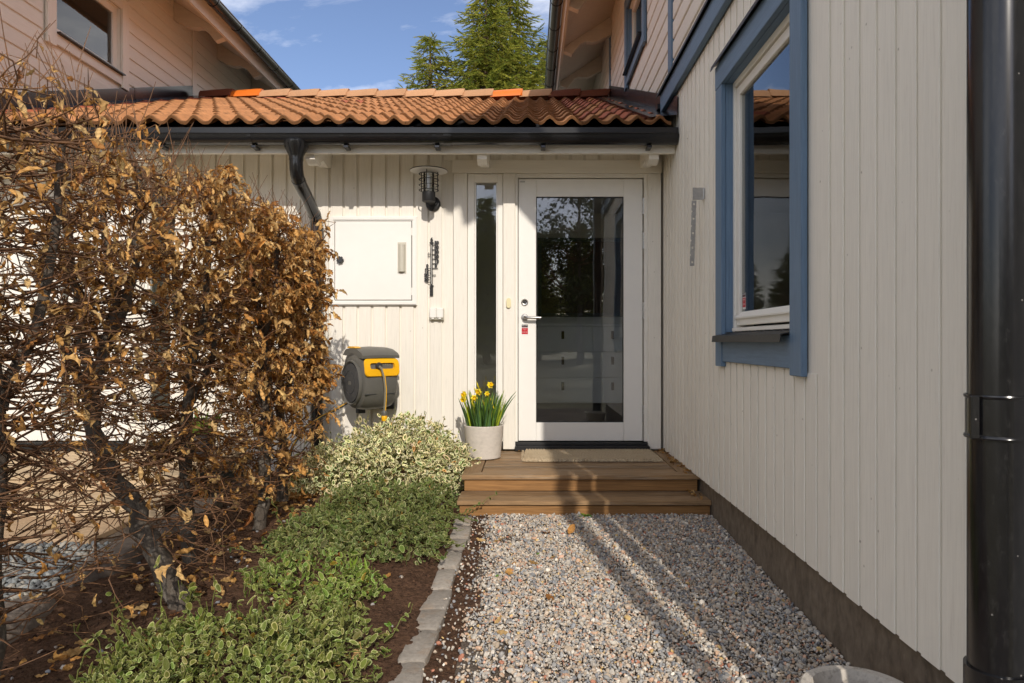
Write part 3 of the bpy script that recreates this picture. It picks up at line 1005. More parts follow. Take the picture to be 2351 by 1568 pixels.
def flash(xa, xb, xw, zoff=.03):
    m = MB()
    for (ya, yb) in ((4.92, 6.3), (6.29, 7.7), (7.69, 9.1)):
        za, zb = roof_z(ya), roof_z(yb)
        lap = .002 * ((ya > 5) + (ya > 7))
        m.add([(xa, ya, za + .043 + lap), (xb, ya, za + .060 + lap), (xb, yb, zb + .060 + lap), (xa, yb, zb + .043 + lap),
               (xa, ya, za + .030 + lap), (xa, yb, zb + .030 + lap)], [(0, 1, 2, 3), (4, 0, 3, 5)])
        w = .004 if xb > xa else -.004
        m.add([(xb - w, ya, za + .06), (xb - w, ya, za + .19 + lap), (xb - w, yb, zb + .19 + lap), (xb - w, yb, zb + .06),
               (xb, ya, za + .19 + lap), (xb, yb, zb + .19 + lap)], [(0, 1, 2, 3), (1, 4, 5, 2)])
    return m


flash(.86, 1.052, 1.06).build('wall_flashing', M['black'], eb)
flash(XL + .22, XL + .006, XL).build('wall_flashing', M['black'], eb)

# the hall behind the door
hall = empty('hall_room', (.2, 6.4, DZ), parent=eb)
MB().box(-.62, 1.5, 7.62, 7.68, .2, 2.6, 0).build('back_wall', M['inside'], hall)
MB().box(-.66, -.62, 5.70, 7.68, .2, 2.6, 0).build('side_wall', M['inside'], hall)
MB().box(1.5, 1.54, 5.70, 7.68, .2, 2.6, 0).build('side_wall', M['inside'], hall)
MB().box(-.66, 1.54, 5.66, 7.68, .16, .2, 0).build('floor', M['inside_floor'], hall)
MB().box(-.66, 1.54, 5.68, 7.68, 2.45, 2.5, 0).build('hall_ceiling', M['inside'], hall)
dr = empty('chest_of_drawers', (.4, 7.2, .2), label='grey chest of drawers with leather pulls inside the door glass', cat='dresser')
MB().box(-.18, 1.36, 7.02, 7.5, .43, 1.205, .003).build('carcass', M['drawer'], dr)
MB().box(-.2, 1.38, 6.99, 7.51, 1.206, 1.23, .003).build('top', M['drawer'], dr)
MB().box(-.12, 1.3, 7.08, 7.46, .2, .43, .003).build('plinth', M['plastic_dark'], dr)
for (xa, xb) in ((.045, .638), (.644, 1.04), (1.046, 1.355), (-.175, .039)):
    for k in range(3):
        z1 = 1.20 - k * .257
        d_ = MB().box(xa, xb, 7.0, 7.019, z1 - .251, z1 - .004, .002).build('drawer', M['drawer'], dr)
        cx_ = (xa + xb) / 2
        MB().box(cx_ - .014, cx_ + .014, 6.992, 6.999, z1 - .125, z1 - .045, .002).build('pull', M['leather'], d_)
mf = empty('picture_frame', (.55, 7.6, 1.6), label='large dark framed picture on the wall behind the door glass', cat='picture')
MB().box(.10, 1.2, 7.595, 7.618, 1.32, 1.36, .003).box(.10, 1.2, 7.595, 7.618, 2.14, 2.18, .003).box(.10, .14, 7.595, 7.618, 1.36, 2.14, .003) \
    .box(1.16, 1.2, 7.595, 7.618, 1.36, 2.14, .003).build('frame', M['plastic_dark'], mf)
MB().box(.14, 1.16, 7.606, 7.616, 1.36, 2.14, 0).build('print', M['leather'], mf)
MB().box(.0, .62, 5.76, 6.3, .2025, .212, .003).build('reflection_sheet', M['rubber'], label='dark sheet on the hall floor standing in for gravel reflected in the door glass', cat='mat')  # dark sheet added in place of the gravel's reflection in the door glass
nh = empty('neighbour_hall', (f1(.2), 6.2, DZ), parent=eb)
MB().box(-4.35, -2.64, 6.6, 6.64, .2, 2.45, 0).build('back_wall', M['inside'], nh)
MB().box(-2.66, -2.62, 5.70, 6.6, .2, 2.45, 0).build('side_wall', M['inside'], nh)
MB().box(-4.35, -2.66, 5.66, 6.6, .16, .2, 0).build('floor', M['inside_floor'], nh)
MB().box(-4.35, -2.66, 5.66, 6.6, 2.45, 2.5, 0).build('hall_ceiling', M['inside'], nh)

# ------------------------------------------------------------------ wooden steps
def steps(name, xa, xb, mats, label, miter=True, group=None):
    d = empty(name, ((xa + xb) / 2, 4.9, 0), label=label, cat='steps', group=group)
    mp, my, mr_ = mats
    W = .118
    zt, zb = DZ - .003, DZ - .030
    # front board with mitred corners, side boards, then boards between
    yf = 4.47
    MB().prism([(xa, yf), (xb, yf), (xb - W, yf + W), (xa + W, yf + W)], 2, zb, zt).build('plank', mp, d)
    MB().prism([(xa, yf + .003), (xa + W - .003, yf + W), (xa + W - .003, YB - .03), (xa, YB - .03)], 2, zb, zt - .001).build('plank', my, d)
    MB().prism([(xb, yf + .003), (xb - W + .003, yf + W), (xb - W + .003, YB - .03), (xb, YB - .03)], 2, zb, zt - .001).build('plank', my, d)
    y = yf + W + .004
    while y < YB - .04:
        y2 = min(y + .1065, YB - .03)
        MB().box(xa + W + .003, xb - W - .003, y, y2, zb, zt - random.uniform(0, .003), .004).build('plank', mp, d)
        y += .1185
    MB().box(xa + .015, xb - .012, 4.488, 4.514, .088, zb - .006, .002).build('riser', mr_, d)
    for k, (y0, y1) in enumerate(((4.205, 4.322), (4.326, 4.443), (4.446, 4.487))):
        MB().box(xa - .004, xb + .006, y0, y1, .061, .0885 - .001 * k, .003).build('tread_plank', mp, d)
    MB().box(xa + .01, xb, 4.222, 4.248, -.05, .055, .002).build('riser', mr_, d)
    MB().box(xa + .012, xa + .036, 4.252, YB - .05, -.05, .058, .002).box(xa + .016, xa + .04, 4.516, YB - .05, .06, zb - .002, .002).build('side_board', mr_, d)
    return d


steps('wooden_steps', -.43, 1.098, (M['plank'], M['plank_y'], M['riser']), 'brown oiled wooden steps and landing below the glazed door')
steps('wooden_steps', -4.34, -2.22, (M['plank_pale'], M['plank_pale'], M['plank_pale']), 'pale bleached wooden steps behind the hornbeam hedge')
MB().box(-4.33, -2.35, 3.72, 4.20, -.04, -.006, .004).build('paving_slab', M['paving'], kind='structure', label='tan paving slab in front of the neighbouring steps')
MB().prism([(-4.1 + .55 * math.cos(a), 3.98 + .14 * math.sin(a)) for a in np.linspace(0, 2 * math.pi, 24)[:-1]], 2, -.005, .006).build(
    'rubber_mat', M['rubber'], label='dark bristly mat on the tan slab behind the hedge', cat='mat')

# ------------------------------------------------------------------ the two timber houses
def house(mir):
    """two-storey timber house; mir: the neighbour's, mirrored across the entrance building"""
    S = -1 if mir else 1

    def X(a):                       # a = distance outwards from the wall face, towards the other house negative
        return (XL - (a - XR)) if mir else a
    trim_v, trim_h = (M['cream_v'], M['cream_h']) if mir else (M['blue_v'], M['blue_h'])
    h = empty('timber_house', (X(3.2), 6.0, 0), cat='house',
              label='cream two-storey timber house with pale trim beyond the hedge' if mir else 'cream two-storey timber house with blue window trim and band board')

    def B(a0, a1, y0, y1, z0, z1, c=.0025, mb=None):
        p, q = sorted((X(a0), X(a1)))
        return (mb or MB()).box(p, q, y0, y1, z0, z1, c)

    Y0, Y1 = 1.10, 13.0
    B(1.105, 1.25, Y0 + .03, YB + 1.0, -.3, .199, .004).build('plinth', M['concrete'], h)
    # walls behind the boards, with the window holes left open
    lw = MB()
    B(1.0685, 1.22, Y0, 2.75, .2, 2.83, 0, lw); B(1.0685, 1.22, 3.775, 7.5, .2, 2.83, 0, lw)
    B(1.0685, 1.22, 2.75, 3.775, .2, 1.09, 0, lw); B(1.0685, 1.22, 2.75, 3.775, 2.46, 2.83, 0, lw)
    lw = lw.build('wall', M['cream_v'], h)
    uw = MB()
    WY0, WY1, WZ0, WZ1 = 6.40, 7.44, 3.90, 4.60
    B(1.0755, 1.22, Y0, WY0, 2.83, 5.5, 0, uw); B(1.0755, 1.22, WY1, Y1, 2.83, 5.5, 0, uw)
    B(1.0755, 1.22, WY0, WY1, 2.83, WZ0, 0, uw); B(1.0755, 1.22, WY0, WY1, WZ1, 5.5, 0, uw)
    uw = uw.build('upper_wall', M['cream_h'], h)
    B(1.2, 9.2, Y0, Y0 + .12, -.2, 5.6, 0).build('gable_wall', M['cream_v'], h)
    gpoly = [(X(1.2), 5.55), (X(9.2), 5.55), (X(5.2), 8.0)]
    MB().prism(gpoly, 1, Y0, Y0 + .12).build('gable_wall', M['cream_v'], h)
    B(9.2, 9.3, Y0, Y1, -.2, 5.6, 0).build('back_wall', M['cream_v'], h)
    B(1.2, 9.2, Y1 - .1, Y1, -.2, 5.6, 0).build('gable_wall', M['cream_v'], h)
    # upright boards of the ground floor
    if not mir:
        y = 1.14
        P = .1106
        BW = .0855
        while y < YB - .01:
            y2 = min(y + BW, YB - .002)
            segs = [(.2 - random.uniform(0, .004), 2.82)]
            if y2 > 2.66 and y < 3.868:
                segs = [(.2, .955 if 2.772 < (y + y2) / 2 < 3.751 else .93), (2.55, 2.82)]
            for (a, b_) in segs:
                B(XR, XR + .0062, y, y2, a, b_, .002).build('board', M['cream_v'], lw)
            y += P
    # level boards of the upper floor
    z, k = 2.99, 0
    ph = .1445
    while z < 5.28:
        yr = RY0 + (z + .10 - RZ0) / ROOF_T - .12      # where the entrance roof covers the wall
        end = yr if yr < RY1 - .02 else Y1
        cuts = [Y0 + .05]
        spans = []
        holes = [(6.26, 7.58)] if z + .125 > 3.74 and z < 4.74 else []
        holes += [(5.14, 5.27), (9.02, 9.14)]
        holes.sort()
        a = Y0 + .02
        for (p, q) in holes:
            if p > a: spans.append((a, min(p, end)))
            a = max(a, q)
        if a < end: spans.append((a, end))
        for (p, q) in spans:
            if q - p > .04 and (not mir or q > 5.0):
                B(XR, XR + .013, p + .001, q - .001, z, z + .124, .004).build('board', M['cream_h'], uw)
        z += ph
    # corner boards
    B(XR - .012, XR + .012, 5.145, 5.265, 2.90 if not mir else 3.0, 5.26).build('corner_board', trim_v, h)
    B(XR - .012, XR + .012, 9.025, 9.135, 4.24, 5.26).build('corner_board', trim_v, h)
    # band board between the floors
    if not mir:
        B(1.022, 1.0605, 1.0, 5.42, 2.825, 2.965, .004).build('band_board', trim_h, h)
        MB().prism([(1.0615, 3.005), (1.004, 2.985), (1.000, 2.958), (1.004, 2.958), (1.008, 2.981), (1.0615, 3.0)], 1, 1.0, 5.50).build('band_flashing', M['black'], h)
        MB().box(1.0, 1.06, 5.42, 5.74, 2.86, 2.90, .002).build('band_flashing', M['black'], h)
    # upper window
    w = empty('upper_window', (X(XR), 6.92, 3.8), parent=h)
    B(1.034, 1.061, 6.28, 6.40, 3.76, 4.72).build('casing', trim_v, w)
    B(1.034, 1.061, 7.44, 7.56, 3.76, 4.72).build('casing', trim_v, w)
    B(1.036, 1.061, 6.401, 7.439, 4.60, 4.715).build('casing', trim_h, w)
    B(1.040, 1.061, 6.401, 7.439, 3.785, 3.885).build('casing', trim_h, w)
    B(1.0, 1.1, 6.40, 7.44, 3.886, 3.898, .001).build('sill', M['black'], w)
    m = MB()
    B(1.10, 1.14, 6.4, 6.47, 3.90, 4.6, .002, m); B(1.10, 1.14, 7.37, 7.44, 3.90, 4.6, .002, m)
    B(1.10, 1.14, 6.47, 7.37, 3.90, 3.97, .002, m); B(1.10, 1.14, 6.47, 7.37, 4.53, 4.6, .002, m)
    m.build('frame', M['white'], w)
    B(1.118, 1.124, 6.47, 7.37, 3.97, 4.53, 0).build('pane', M['glass'], w)
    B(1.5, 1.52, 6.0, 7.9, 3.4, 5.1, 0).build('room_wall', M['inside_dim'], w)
    for (a, b_) in ((6.40, 6.402), (7.438, 7.44)): B(1.062, 1.10, a, b_, 3.9, 4.6, 0).build('reveal', trim_v, w)
    # roof, soffit, brackets, gutter
    ex, ez = .42, 4.815            # lower edge of the eave
    t = .65
    top = 5.2
    def rp(a, z): return (X(a), z)
    MB().prism([rp(ex + .03, ez + .02), rp(top, ez + .02 + (top - ex - .03) * t), rp(top, ez + .26 + (top - ex) * t), rp(ex - .06, ez + .20)], 1, .62, 13.4).build('roof', M['soffit'], h)
    MB().prism([rp(9.95, ez + .02), rp(top + .001, ez + .02 + (top - ex) * t), rp(top + .001, ez + .26 + (top - ex) * t), rp(10.0, ez + .20)], 1, .62, 13.4).build('roof', M['soffit'], h)
    MB().prism([rp(ex - .08, ez + .202), rp(top, ez + .262 + (top - ex) * t), rp(top, ez + .30 + (top - ex) * t), rp(ex - .1, ez + .235)], 1, .6, 13.42).build('roof_covering', M['tile_red'], h)
    MB().prism([rp(ex + .031, ez - .03), rp(ex, ez - .03), rp(ex - .02, ez + .19), rp(ex + .031, ez + .2)], 1, .60, 13.4).build('fascia', M['soffit'], h)
    MB().prism([rp(ex, ez - .04), rp(top, ez - .04 + (top - ex) * t), rp(top, ez + .24 + (top - ex) * t), rp(ex - .05, ez + .19)], 1, .585, .615).build('barge_board', M['soffit'], h)
    for yb in ([3.0, 4.2, 5.4, 6.6, 7.8, 9.0, 10.2] if not mir else [6.2, 7.4, 8.6, 9.8, 11.0]):
        zs = lambda a: ez + .02 + (a - ex - .03) * t
        pp = [(.455, zs(.455) - .002), (.455, 4.78), (.555, 4.74), (.60, 4.80), (.66, 4.875), (.74, 4.91), (.82, 4.90), (.90, 4.92), (1.061, 5.0), (1.061, zs(1.061) - .002)]
        MB().prism([rp(a, z_) for a, z_ in pp], 1, yb - .045, yb + .045).build('bracket', M['soffit'], h)
    gx_, gz_, r_ = .318, 4.955, .068
    pr_ = [(gx_ + r_ * math.cos(math.pi + math.pi * k / 12), gz_ + r_ * math.sin(math.pi + math.pi * k / 12)) for k in range(13)]
    pi_ = [(gx_ + (p - gx_) * .95, gz_ + (q - gz_) * .95) for p, q in pr_][::-1]
    m = MB().prism([rp(a, b_) for a, b_ in pr_ + pi_], 1, .62, 13.3)
    m.tube([(X(gx_ - r_ - .002), .62, gz_ + .003), (X(gx_ - r_ - .002), 13.3, gz_ + .003)], .007, 8)
    g_ = m.build('gutter', M['black'], h, smooth=True)
    yy_ = 1.0
    while yy_ < 13:
        po = [(gx_ + (r_ + .005) * math.cos(math.pi + math.pi * k / 12), gz_ + (r_ + .005) * math.sin(math.pi + math.pi * k / 12)) for k in range(13)]
        MB().prism([rp(a, b_) for a, b_ in po + pr_[::-1]], 1, yy_ - .013, yy_ + .013).build('gutter_bracket', M['black'], g_)
        yy_ += .635
    return h


hr = house(False)
hl = house(True)

# the ground-floor window of the right-hand house
w = empty('window', (XR, 3.26, 1.0), parent=hr)
MB().box(1.036, 1.0612, 2.652, 2.772, .915, 2.60, .003).build('casing', M['blue_v'], w)
MB().box(1.036, 1.0612, 3.751, 3.871, .915, 2.437, .003).build('casing', M['blue_v'], w)
MB().box(1.034, 1.0612, 2.7725, 3.871, 2.4375, 2.565, .003).build('head_casing', M['blue_h'], w)
MB().box(1.042, 1.0612, 2.7725, 3.7505, .942, 1.076, .003).build('apron', M['blue_h'], w)
MB().prism([(1.0612, 2.592), (1.016, 2.578), (1.010, 2.552), (1.014, 2.552), (1.020, 2.575), (1.0612, 2.588)], 1, 2.62, 3.885).build('drip_cap', M['black'], w)
MB().box(1.0615, 1.099, 3.7505, 3.775, 1.10, 2.46, 0).build('reveal', M['blue_v'], w)
MB().box(1.0615, 1.099, 2.75, 2.7725, 1.10, 2.46, 0).build('reveal', M['blue_v'], w)
MB().box(1.0615, 1.099, 2.7725, 3.7505, 2.4375, 2.46, 0).build('reveal', M['blue_h'], w)
m = MB().box(1.099, 1.16, 3.722, 3.775, 1.10, 2.46, .002).box(1.099, 1.16, 2.75, 2.80, 1.10, 2.46, .002).box(1.099, 1.16, 2.80, 3.722, 2.405, 2.46, .002).box(1.085, 1.16, 2.80, 3.722, 1.103, 1.122, .002)
m.build('frame', M['white'], w)
m = MB().box(1.108, 1.15, 3.672, 3.718, 1.135, 2.40, .003).box(1.108, 1.15, 2.805, 2.85, 1.135, 2.40, .003).box(1.1085, 1.15, 2.85, 3.672, 2.35, 2.399, .003).box(1.1085, 1.15, 2.85, 3.672, 1.136, 1.175, .003)
m.prism([(1.098, 1.178), (1.122, 1.206), (1.14, 1.206), (1.14, 1.176), (1.098, 1.170)], 1, 2.806, 3.717)
m.build('sash', M['white'], w)
MB().box(1.124, 1.130, 2.85, 3.672, 1.206, 2.35, 0).build('pane', M['glass'], w)
m = MB().prism([(1.10, 1.101), (1.001, 1.080), (.997, 1.047), (1.001, 1.047), (1.005, 1.077), (1.10, 1.097)], 1, 2.7735, 3.80)
m.prism([(1.035, 1.088), (1.085, 1.098), (1.085, 1.125), (1.06, 1.115)], 1, 2.7735, 2.7765)
m.build('sill', M['black_matt'], w)
m = MB()
for k in range(8):
    m.tube([(1.092, 2.86 + k * .115, 1.098), (1.086, 2.86 + k * .115, 1.104)], .006, 6)
m.build('screws', M['zinc'], w)
ws = sticker(hr, (1.1238, 3.634, 1.262), (0, 0, math.radians(-90)))
# room behind it
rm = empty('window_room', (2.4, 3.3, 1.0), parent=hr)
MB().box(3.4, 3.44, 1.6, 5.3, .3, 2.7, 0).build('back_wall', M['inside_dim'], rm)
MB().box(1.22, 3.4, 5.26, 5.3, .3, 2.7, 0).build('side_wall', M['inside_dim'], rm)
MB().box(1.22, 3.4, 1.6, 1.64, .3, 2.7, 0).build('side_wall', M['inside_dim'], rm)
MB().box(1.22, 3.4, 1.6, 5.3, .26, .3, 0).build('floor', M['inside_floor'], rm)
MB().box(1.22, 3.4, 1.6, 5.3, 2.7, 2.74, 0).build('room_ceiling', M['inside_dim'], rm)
MB().box(1.16, 1.42, 2.72, 3.80, 1.10, 1.13, .003).build('window_board', M['white'], rm)

# near downpipe on the right-hand house
pd = empty('near_downpipe', (.945, 1.405, 0), parent=hr)
tag(pd, label='thick black downpipe close to the camera')
pc = (.944, 1.405)
MB().tube([(pc[0], pc[1], .35), (pc[0], pc[1], 4.2), (pc[0] - .01, pc[1], 4.3), (.70, pc[1], 4.56), (.36, pc[1], 4.80), (.322, pc[1], 4.86), (.318, pc[1], 4.90)], .0525, 40).build('pipe', M['pipe'], pd, smooth=True)
MB().tube([(pc[0], pc[1], -.1), (pc[0], pc[1], .395)], .0585, 40).build('sleeve', M['pipe'], pd, smooth=True)
zc0, zc1 = CAMZ - (1005 - 784) * 1.405 / FPX, CAMZ - (905 - 784) * 1.405 / FPX
m = MB().lathe([(.0545, zc0), (.0575, zc0), (.0585, zc0 + .003), (.0575, zc0 + .006), (.0555, zc0 + .008), (.0555, zc1 - .008), (.0575, zc1 - .006), (.0585, zc1 - .003), (.0575, zc1), (.0545, zc1)], (pc[0], pc[1], 0), 40, closed=True)
m.build('clamp', M['pipe'], pd, smooth=True)
an = math.radians(-118)
mid = (zc0 + zc1) / 2
lug = [(.055, -.004), (.075, -.005), (.0765, 0), (.075, .005), (.055, .004)]
MB().box(pc[0] - .0705, pc[0] - .053, pc[1] - .030, pc[1] - .022, zc0 + .001, zc1 - .001, .002).build('clamp_lug', M['pipe'], pd)
MB().box(pc[0] + .03, 1.08, pc[1] - .01, pc[1] + .01, mid - .012, mid + .012, .002).build('wall_bolt', M['pipe'], pd)

# perforated steel latch strap on the right-hand wall
lt = empty('latch_strap', (1.02, 4.2, 1.9), label='perforated steel strap hanging from a square hinge plate on the wall', cat='latch')
MB().box(.987, 1.050, 4.196, 4.200, 1.903, 1.977, .0015).build('hinge_plate', M['zinc'], lt)
MB().tube([(1.053, 4.198, 1.906), (1.053, 4.198, 1.976)], .0055, 10).box(1.053, 1.0615, 4.194, 4.198, 1.910, 1.972, .001).build('hinge_knuckle', M['zinc'], lt, smooth=True)
# strap outline with notches; holes are real
sx0, sx1, sz0, sz1 = .984, 1.011, 1.506, 1.90
n_ = 5
bm = bmesh.new()
cell = (sz1 - sz0) / 9
m = MB()
for k in range(9):
    za, zb_ = sz1 - (k + 1) * cell, sz1 - k * cell
    zc_ = (za + zb_) / 2
    lean = -.0135 * (sz1 - zc_) / (sz1 - sz0)
    xa_, xb_ = sx0 + lean, sx1 + lean
    ctr = (xa_ + .0135 if k % 2 == 0 else xa_)
    rh = .006
    ns = 12
    if k % 2 == 0:
        circ = [(ctr + rh * math.cos(2 * math.pi * i / ns + math.pi / 4), zc_ + rh * math.sin(2 * math.pi * i / ns + math.pi / 4)) for i in range(ns)]
        corner = [(xb_, zb_), (xa_, zb_), (xa_, za), (xb_, za)]
        vs = [(p[0], 4.2005, p[1]) for p in circ] + [(p[0], 4.2005, p[1]) for p in corner]
        vs += [(p[0], 4.204, p[1]) for p in circ] + [(p[0], 4.204, p[1]) for p in corner]
        fs = []
        N_ = ns + 4
        for q in range(4):
            a0 = q * 3
            ids = [(a0 + i) % ns for i in range(4)]
            fs.append([ns + q, *ids[:2]]) if False else None
            fs.append([ns + q] + ids + [ns + (q + 1) % 4])
            fs.append([N_ + ns + q] + [N_ + i for i in ids] + [N_ + ns + (q + 1) % 4])
        fs += [(i, (i + 1) % ns, N_ + (i + 1) % ns, N_ + i) for i in range(ns)]
        for q in range(4): fs.append((ns + q, ns + (q + 1) % 4, N_ + ns + (q + 1) % 4, N_ + ns + q))
        m.add(vs, fs)
    else:
        arc = [(xa_ + rh * math.cos(a), zc_ + rh * math.sin(a)) for a in np.linspace(math.pi / 2, -math.pi / 2, 8)]
        poly = [(xa_, zb_)] + arc + [(xa_, za), (xb_, za), (xb_, zb_)]
        m.prism(poly, 1, 4.2005, 4.204)
m.build('strap', M['zinc'], lt)
# ------------------------------------------------------------------ things on the wall and the landing
mc = empty('meter_cabinet', (-1.22, YB, 1.35), label='white meter cabinet mounted on the cream boards', cat='cabinet')
m = MB()
xa, xb, za, zb = -1.569, -.883, 1.337, 2.037
fw = .036
for (d0, d1, yo) in ((0, fw, -.022), (.006, fw - .008, -.030)):
    m.prism([(xa + d0, zb - d0), (xb - d0, zb - d0), (xb - d1, zb - d1), (xa + d1, zb - d1)], 1, YB + yo, YB - .0005 if d0 == 0 else YB - .021)
    m.prism([(xa + d0, za + d0), (xb - d0, za + d0), (xb - d1, za + d1), (xa + d1, za + d1)], 1, YB + yo, YB - .0005 if d0 == 0 else YB - .021)
    m.prism([(xa + d0, zb - d0), (xa + d1, zb - d1), (xa + d1, za + d1), (xa + d0, za + d0)], 1, YB + yo, YB - .0005 if d0 == 0 else YB - .021)
    m.prism([(xb - d0, zb - d0), (xb - d1, zb - d1), (xb - d1, za + d1), (xb - d0, za + d0)], 1, YB + yo, YB - .0005 if d0 == 0 else YB - .021)
m.build('frame', M['white2'], mc)
MB().box(xa + fw, xb - fw, YB - .004, YB - .0005, za + fw, zb - fw, 0).build('back_plate', M['black_matt'], mc)
MB().box(-1.5285, -.9265, YB - .020, YB - .005, 1.379, 1.998, .002).build('cabinet_door', M['white2'], mc)
MB().prism([(-1.034, 1.832), (-.967, 1.832), (-.967, 1.588), (-1.034, 1.588)], 1, YB - .024, YB - .0205).build('handle_plate', M['bisque'], mc)
m = MB()
pr_ = [(-1.027 + .027 * (1 - math.cos(a)), YB - .024 - .028 * math.sin(a)) for a in np.linspace(0, math.pi, 9)]
m.prism(pr_, 2, 1.600, 1.815)
m.build('handle_grip', M['bisque'], mc, smooth=True)
m = MB().lathe([(.012, 0), (.012, -.012), (.022, -.014), (.024, -.026), (.020, -.032)], (-1.484, YB - .020, 1.693), 14, 'Y')
for k in range(7):
    a = 2 * math.pi * k / 7
    m.lathe([(.008, -.013), (.0085, -.027), (.006, -.031)], (-1.484 + .021 * math.cos(a), YB - .020, 1.693 + .021 * math.sin(a)), 8, 'Y')
m.build('star_knob', M['plastic_dark'], mc, smooth=True)
for z in (1.917, 1.445):
    MB().box(-.9255, -.9195, YB - .024, YB - .019, z - .030, z + .030, .001).build('cabinet_hinge', M['white2'], mc)

# wall lamp
lp = empty('wall_lamp', (-.766, YB, 2.13), label='black caged wall lamp with a wide round shade', cat='lamp')
lx, ly = -.768, YB - .165
vz = lambda v: CAMZ + (PV - v) * ly / FPX
MB().lathe([(.058, 0), (.058, -.018), (.050, -.030), (.036, -.034)], (lx + .012, YB, vz(459)), 28, 'Y').build('wall_rose', M['black_matt'], lp, smooth=True)
MB().tube([(lx + .008, YB - .02, vz(455)), (lx, ly + .03, vz(452))], .032, 16).build('arm', M['black_matt'], lp, smooth=True)
MB().lathe([(.0, vz(463)), (.048, vz(463)), (.050, vz(462)), (.050, vz(441)), (.0, vz(440.5))], (lx, ly, 0), 28).build('socket', M['black_matt'], lp, smooth=True)
MB().lathe([(.042, vz(440)), (.042, vz(397)), (.039, vz(397)), (.039, vz(440))], (lx, ly, 0), 28, closed=True).build('glass_cylinder', M['lampglass'], lp, smooth=True)
MB().lathe([(.0, vz(432)), (.012, vz(431)), (.026, vz(420)), (.026, vz(412)), (.012, vz(404)), (.0, vz(402))], (lx, ly, 0), 16).build('bulb', M['print_white'], lp, smooth=True)
for v in (437.6, 426, 413.5, 400.5):
    m = MB().lathe([(.067, vz(v)), (.077, vz(v) + .001), (.077, vz(v) + .0035), (.067, vz(v) + .0025)], (lx, ly, 0), 32, closed=True)
    m.build('cage_ring', M['black_matt'], lp, smooth=True)
for a in (math.radians(-95), math.radians(25), math.radians(150)):
    cxx, cyy = lx + .071 * math.cos(a), ly + .071 * math.sin(a)
    MB().tube([(cxx, cyy, vz(438)), (cxx, cyy, vz(388))], .0035, 8).build('cage_rod', M['black_matt'], lp, smooth=True)
sz_ = vz(391)
MB().lathe([(.0, sz_ + .022), (.06, sz_ + .019), (.138, sz_ + .002), (.1445, sz_ - .003), (.1445, sz_ - .006), (.137, sz_ - .0005), (.06, sz_ + .015)], (lx, ly, 0), 40).build('shade', M['black_matt'], lp, smooth=True)
MB().lathe([(.1435, sz_ - .0068), (.137, sz_ - .003), (.05, sz_ + .008), (.0, sz_ + .008)], (lx, ly, 0), 40).build('shade_lining', M['white2'], lp, smooth=True)

# thermometer
tx, tz0, tz1 = -.768, 1.409, 1.867
th = empty('thermometer', (tx, YB, 1.6), label='slim black cast thermometer with raised numbers on the boards', cat='thermometer')
zz = lambda y: tz1 - (y - 160) / (1410 - 160) * (tz1 - tz0)      # heights along the scale
MB().box(tx - .0085, tx + .0085, YB - .016, YB - .008, zz(1215), zz(235), .001).build('back_bar', M['black_matt'], th)
MB().tube([(tx, YB - .019, zz(1150)), (tx, YB - .019, zz(310))], .0016, 8).build('glass_tube', M['white2'], th, smooth=True)
MB().box(tx - .0135, tx + .0125, YB - .016, YB - .008, zz(1408), zz(1220), .002).build('foot_block', M['black_matt'], th)
for (zy, dx) in ((262, .016), (1192, .014)):
    MB().box(tx - .016, tx + .016, YB - .013, YB - .0005, zz(zy) - .005, zz(zy) + .005, .001).build('lug', M['black_matt'], th)
R90 = (math.radians(90), 0, 0)
TH = .040
text('numeral', '6', TH, M['black_matt'], th, (tx + .001, YB - .013, zz(195)), R90, .002)
for k, s in enumerate(('50', '40', '30', '20', '10', '0')):
    y_ = 262 + k * 100
    text('numeral', s, TH * .86, M['black_matt'], th, (tx + (.040 if len(s) > 1 else .034), YB - .013, zz(y_)), R90, .002)
    MB().box(tx + .006, tx + .050, YB - .014, YB - .010, zz(y_ + 48) - .0026, zz(y_ + 48) + .0026, 0).build('scale_bar', M['black_matt'], th)
for k, s in enumerate(('0', '10', '20', '30')):
    y_ = 762 + k * 100
    text('numeral', s, TH * .86, M['black_matt'], th, (tx - (.040 if len(s) > 1 else .033), YB - .013, zz(y_)), R90, .002)
    MB().box(tx - .048, tx - .006, YB - .014, YB - .010, zz(y_ + 50) - .0026, zz(y_ + 50) + .0026, 0).build('scale_bar', M['black_matt'], th)
m = MB().box(tx - .032, tx - .006, YB - .014, YB - .010, zz(520) - .0015, zz(520) + .0015, 0).box(tx - .032, tx - .006, YB - .0145, YB - .0095, zz(500) - .0015, zz(500) + .0015, 0)
m.box(tx - .0235, tx - .0205, YB - .0150, YB - .0090, zz(552), zz(466), 0)
m.build('plus_sign', M['black_matt'], th)
MB().box(tx + .006, tx + .034, YB - .014, YB - .010, zz(972) - .0015, zz(972) + .0015, 0).box(tx + .006, tx + .034, YB - .014, YB - .010, zz(950) - .0015, zz(950) + .0015, 0).build('minus_sign', M['black_matt'], th)

# double socket box and bell push
sk = empty('socket_box', (-.726, YB, 1.22), label='small white double socket box below the thermometer', cat='socket')
MB().box(-.783, -.669, YB - .030, YB - .0005, 1.219, 1.313, .006).build('box', M['bisque'], sk)
for (a, b) in ((-.781, -.7275), (-.7255, -.672)):
    c_ = MB().box(a, b, YB - .046, YB - .031, 1.234, 1.315, .007).build('cover', M['white2'], sk)
    MB().box((a + b) / 2 - .010, (a + b) / 2 + .010, YB - .050, YB - .034, 1.225, 1.2335, .002).build('latch', M['white2'], c_)
MB().prism([(-.158 + .0175 * math.cos(a), (1.372 if math.sin(a) > 0 else 1.334) + .02 * math.sin(a)) for a in np.linspace(0, 2 * math.pi, 25)[:-1]], 1, YB - .046, YB - .0285).build(
    'bell_push', M['bell'], label='rounded yellowish bell push on the post beside the door', cat='bell push')

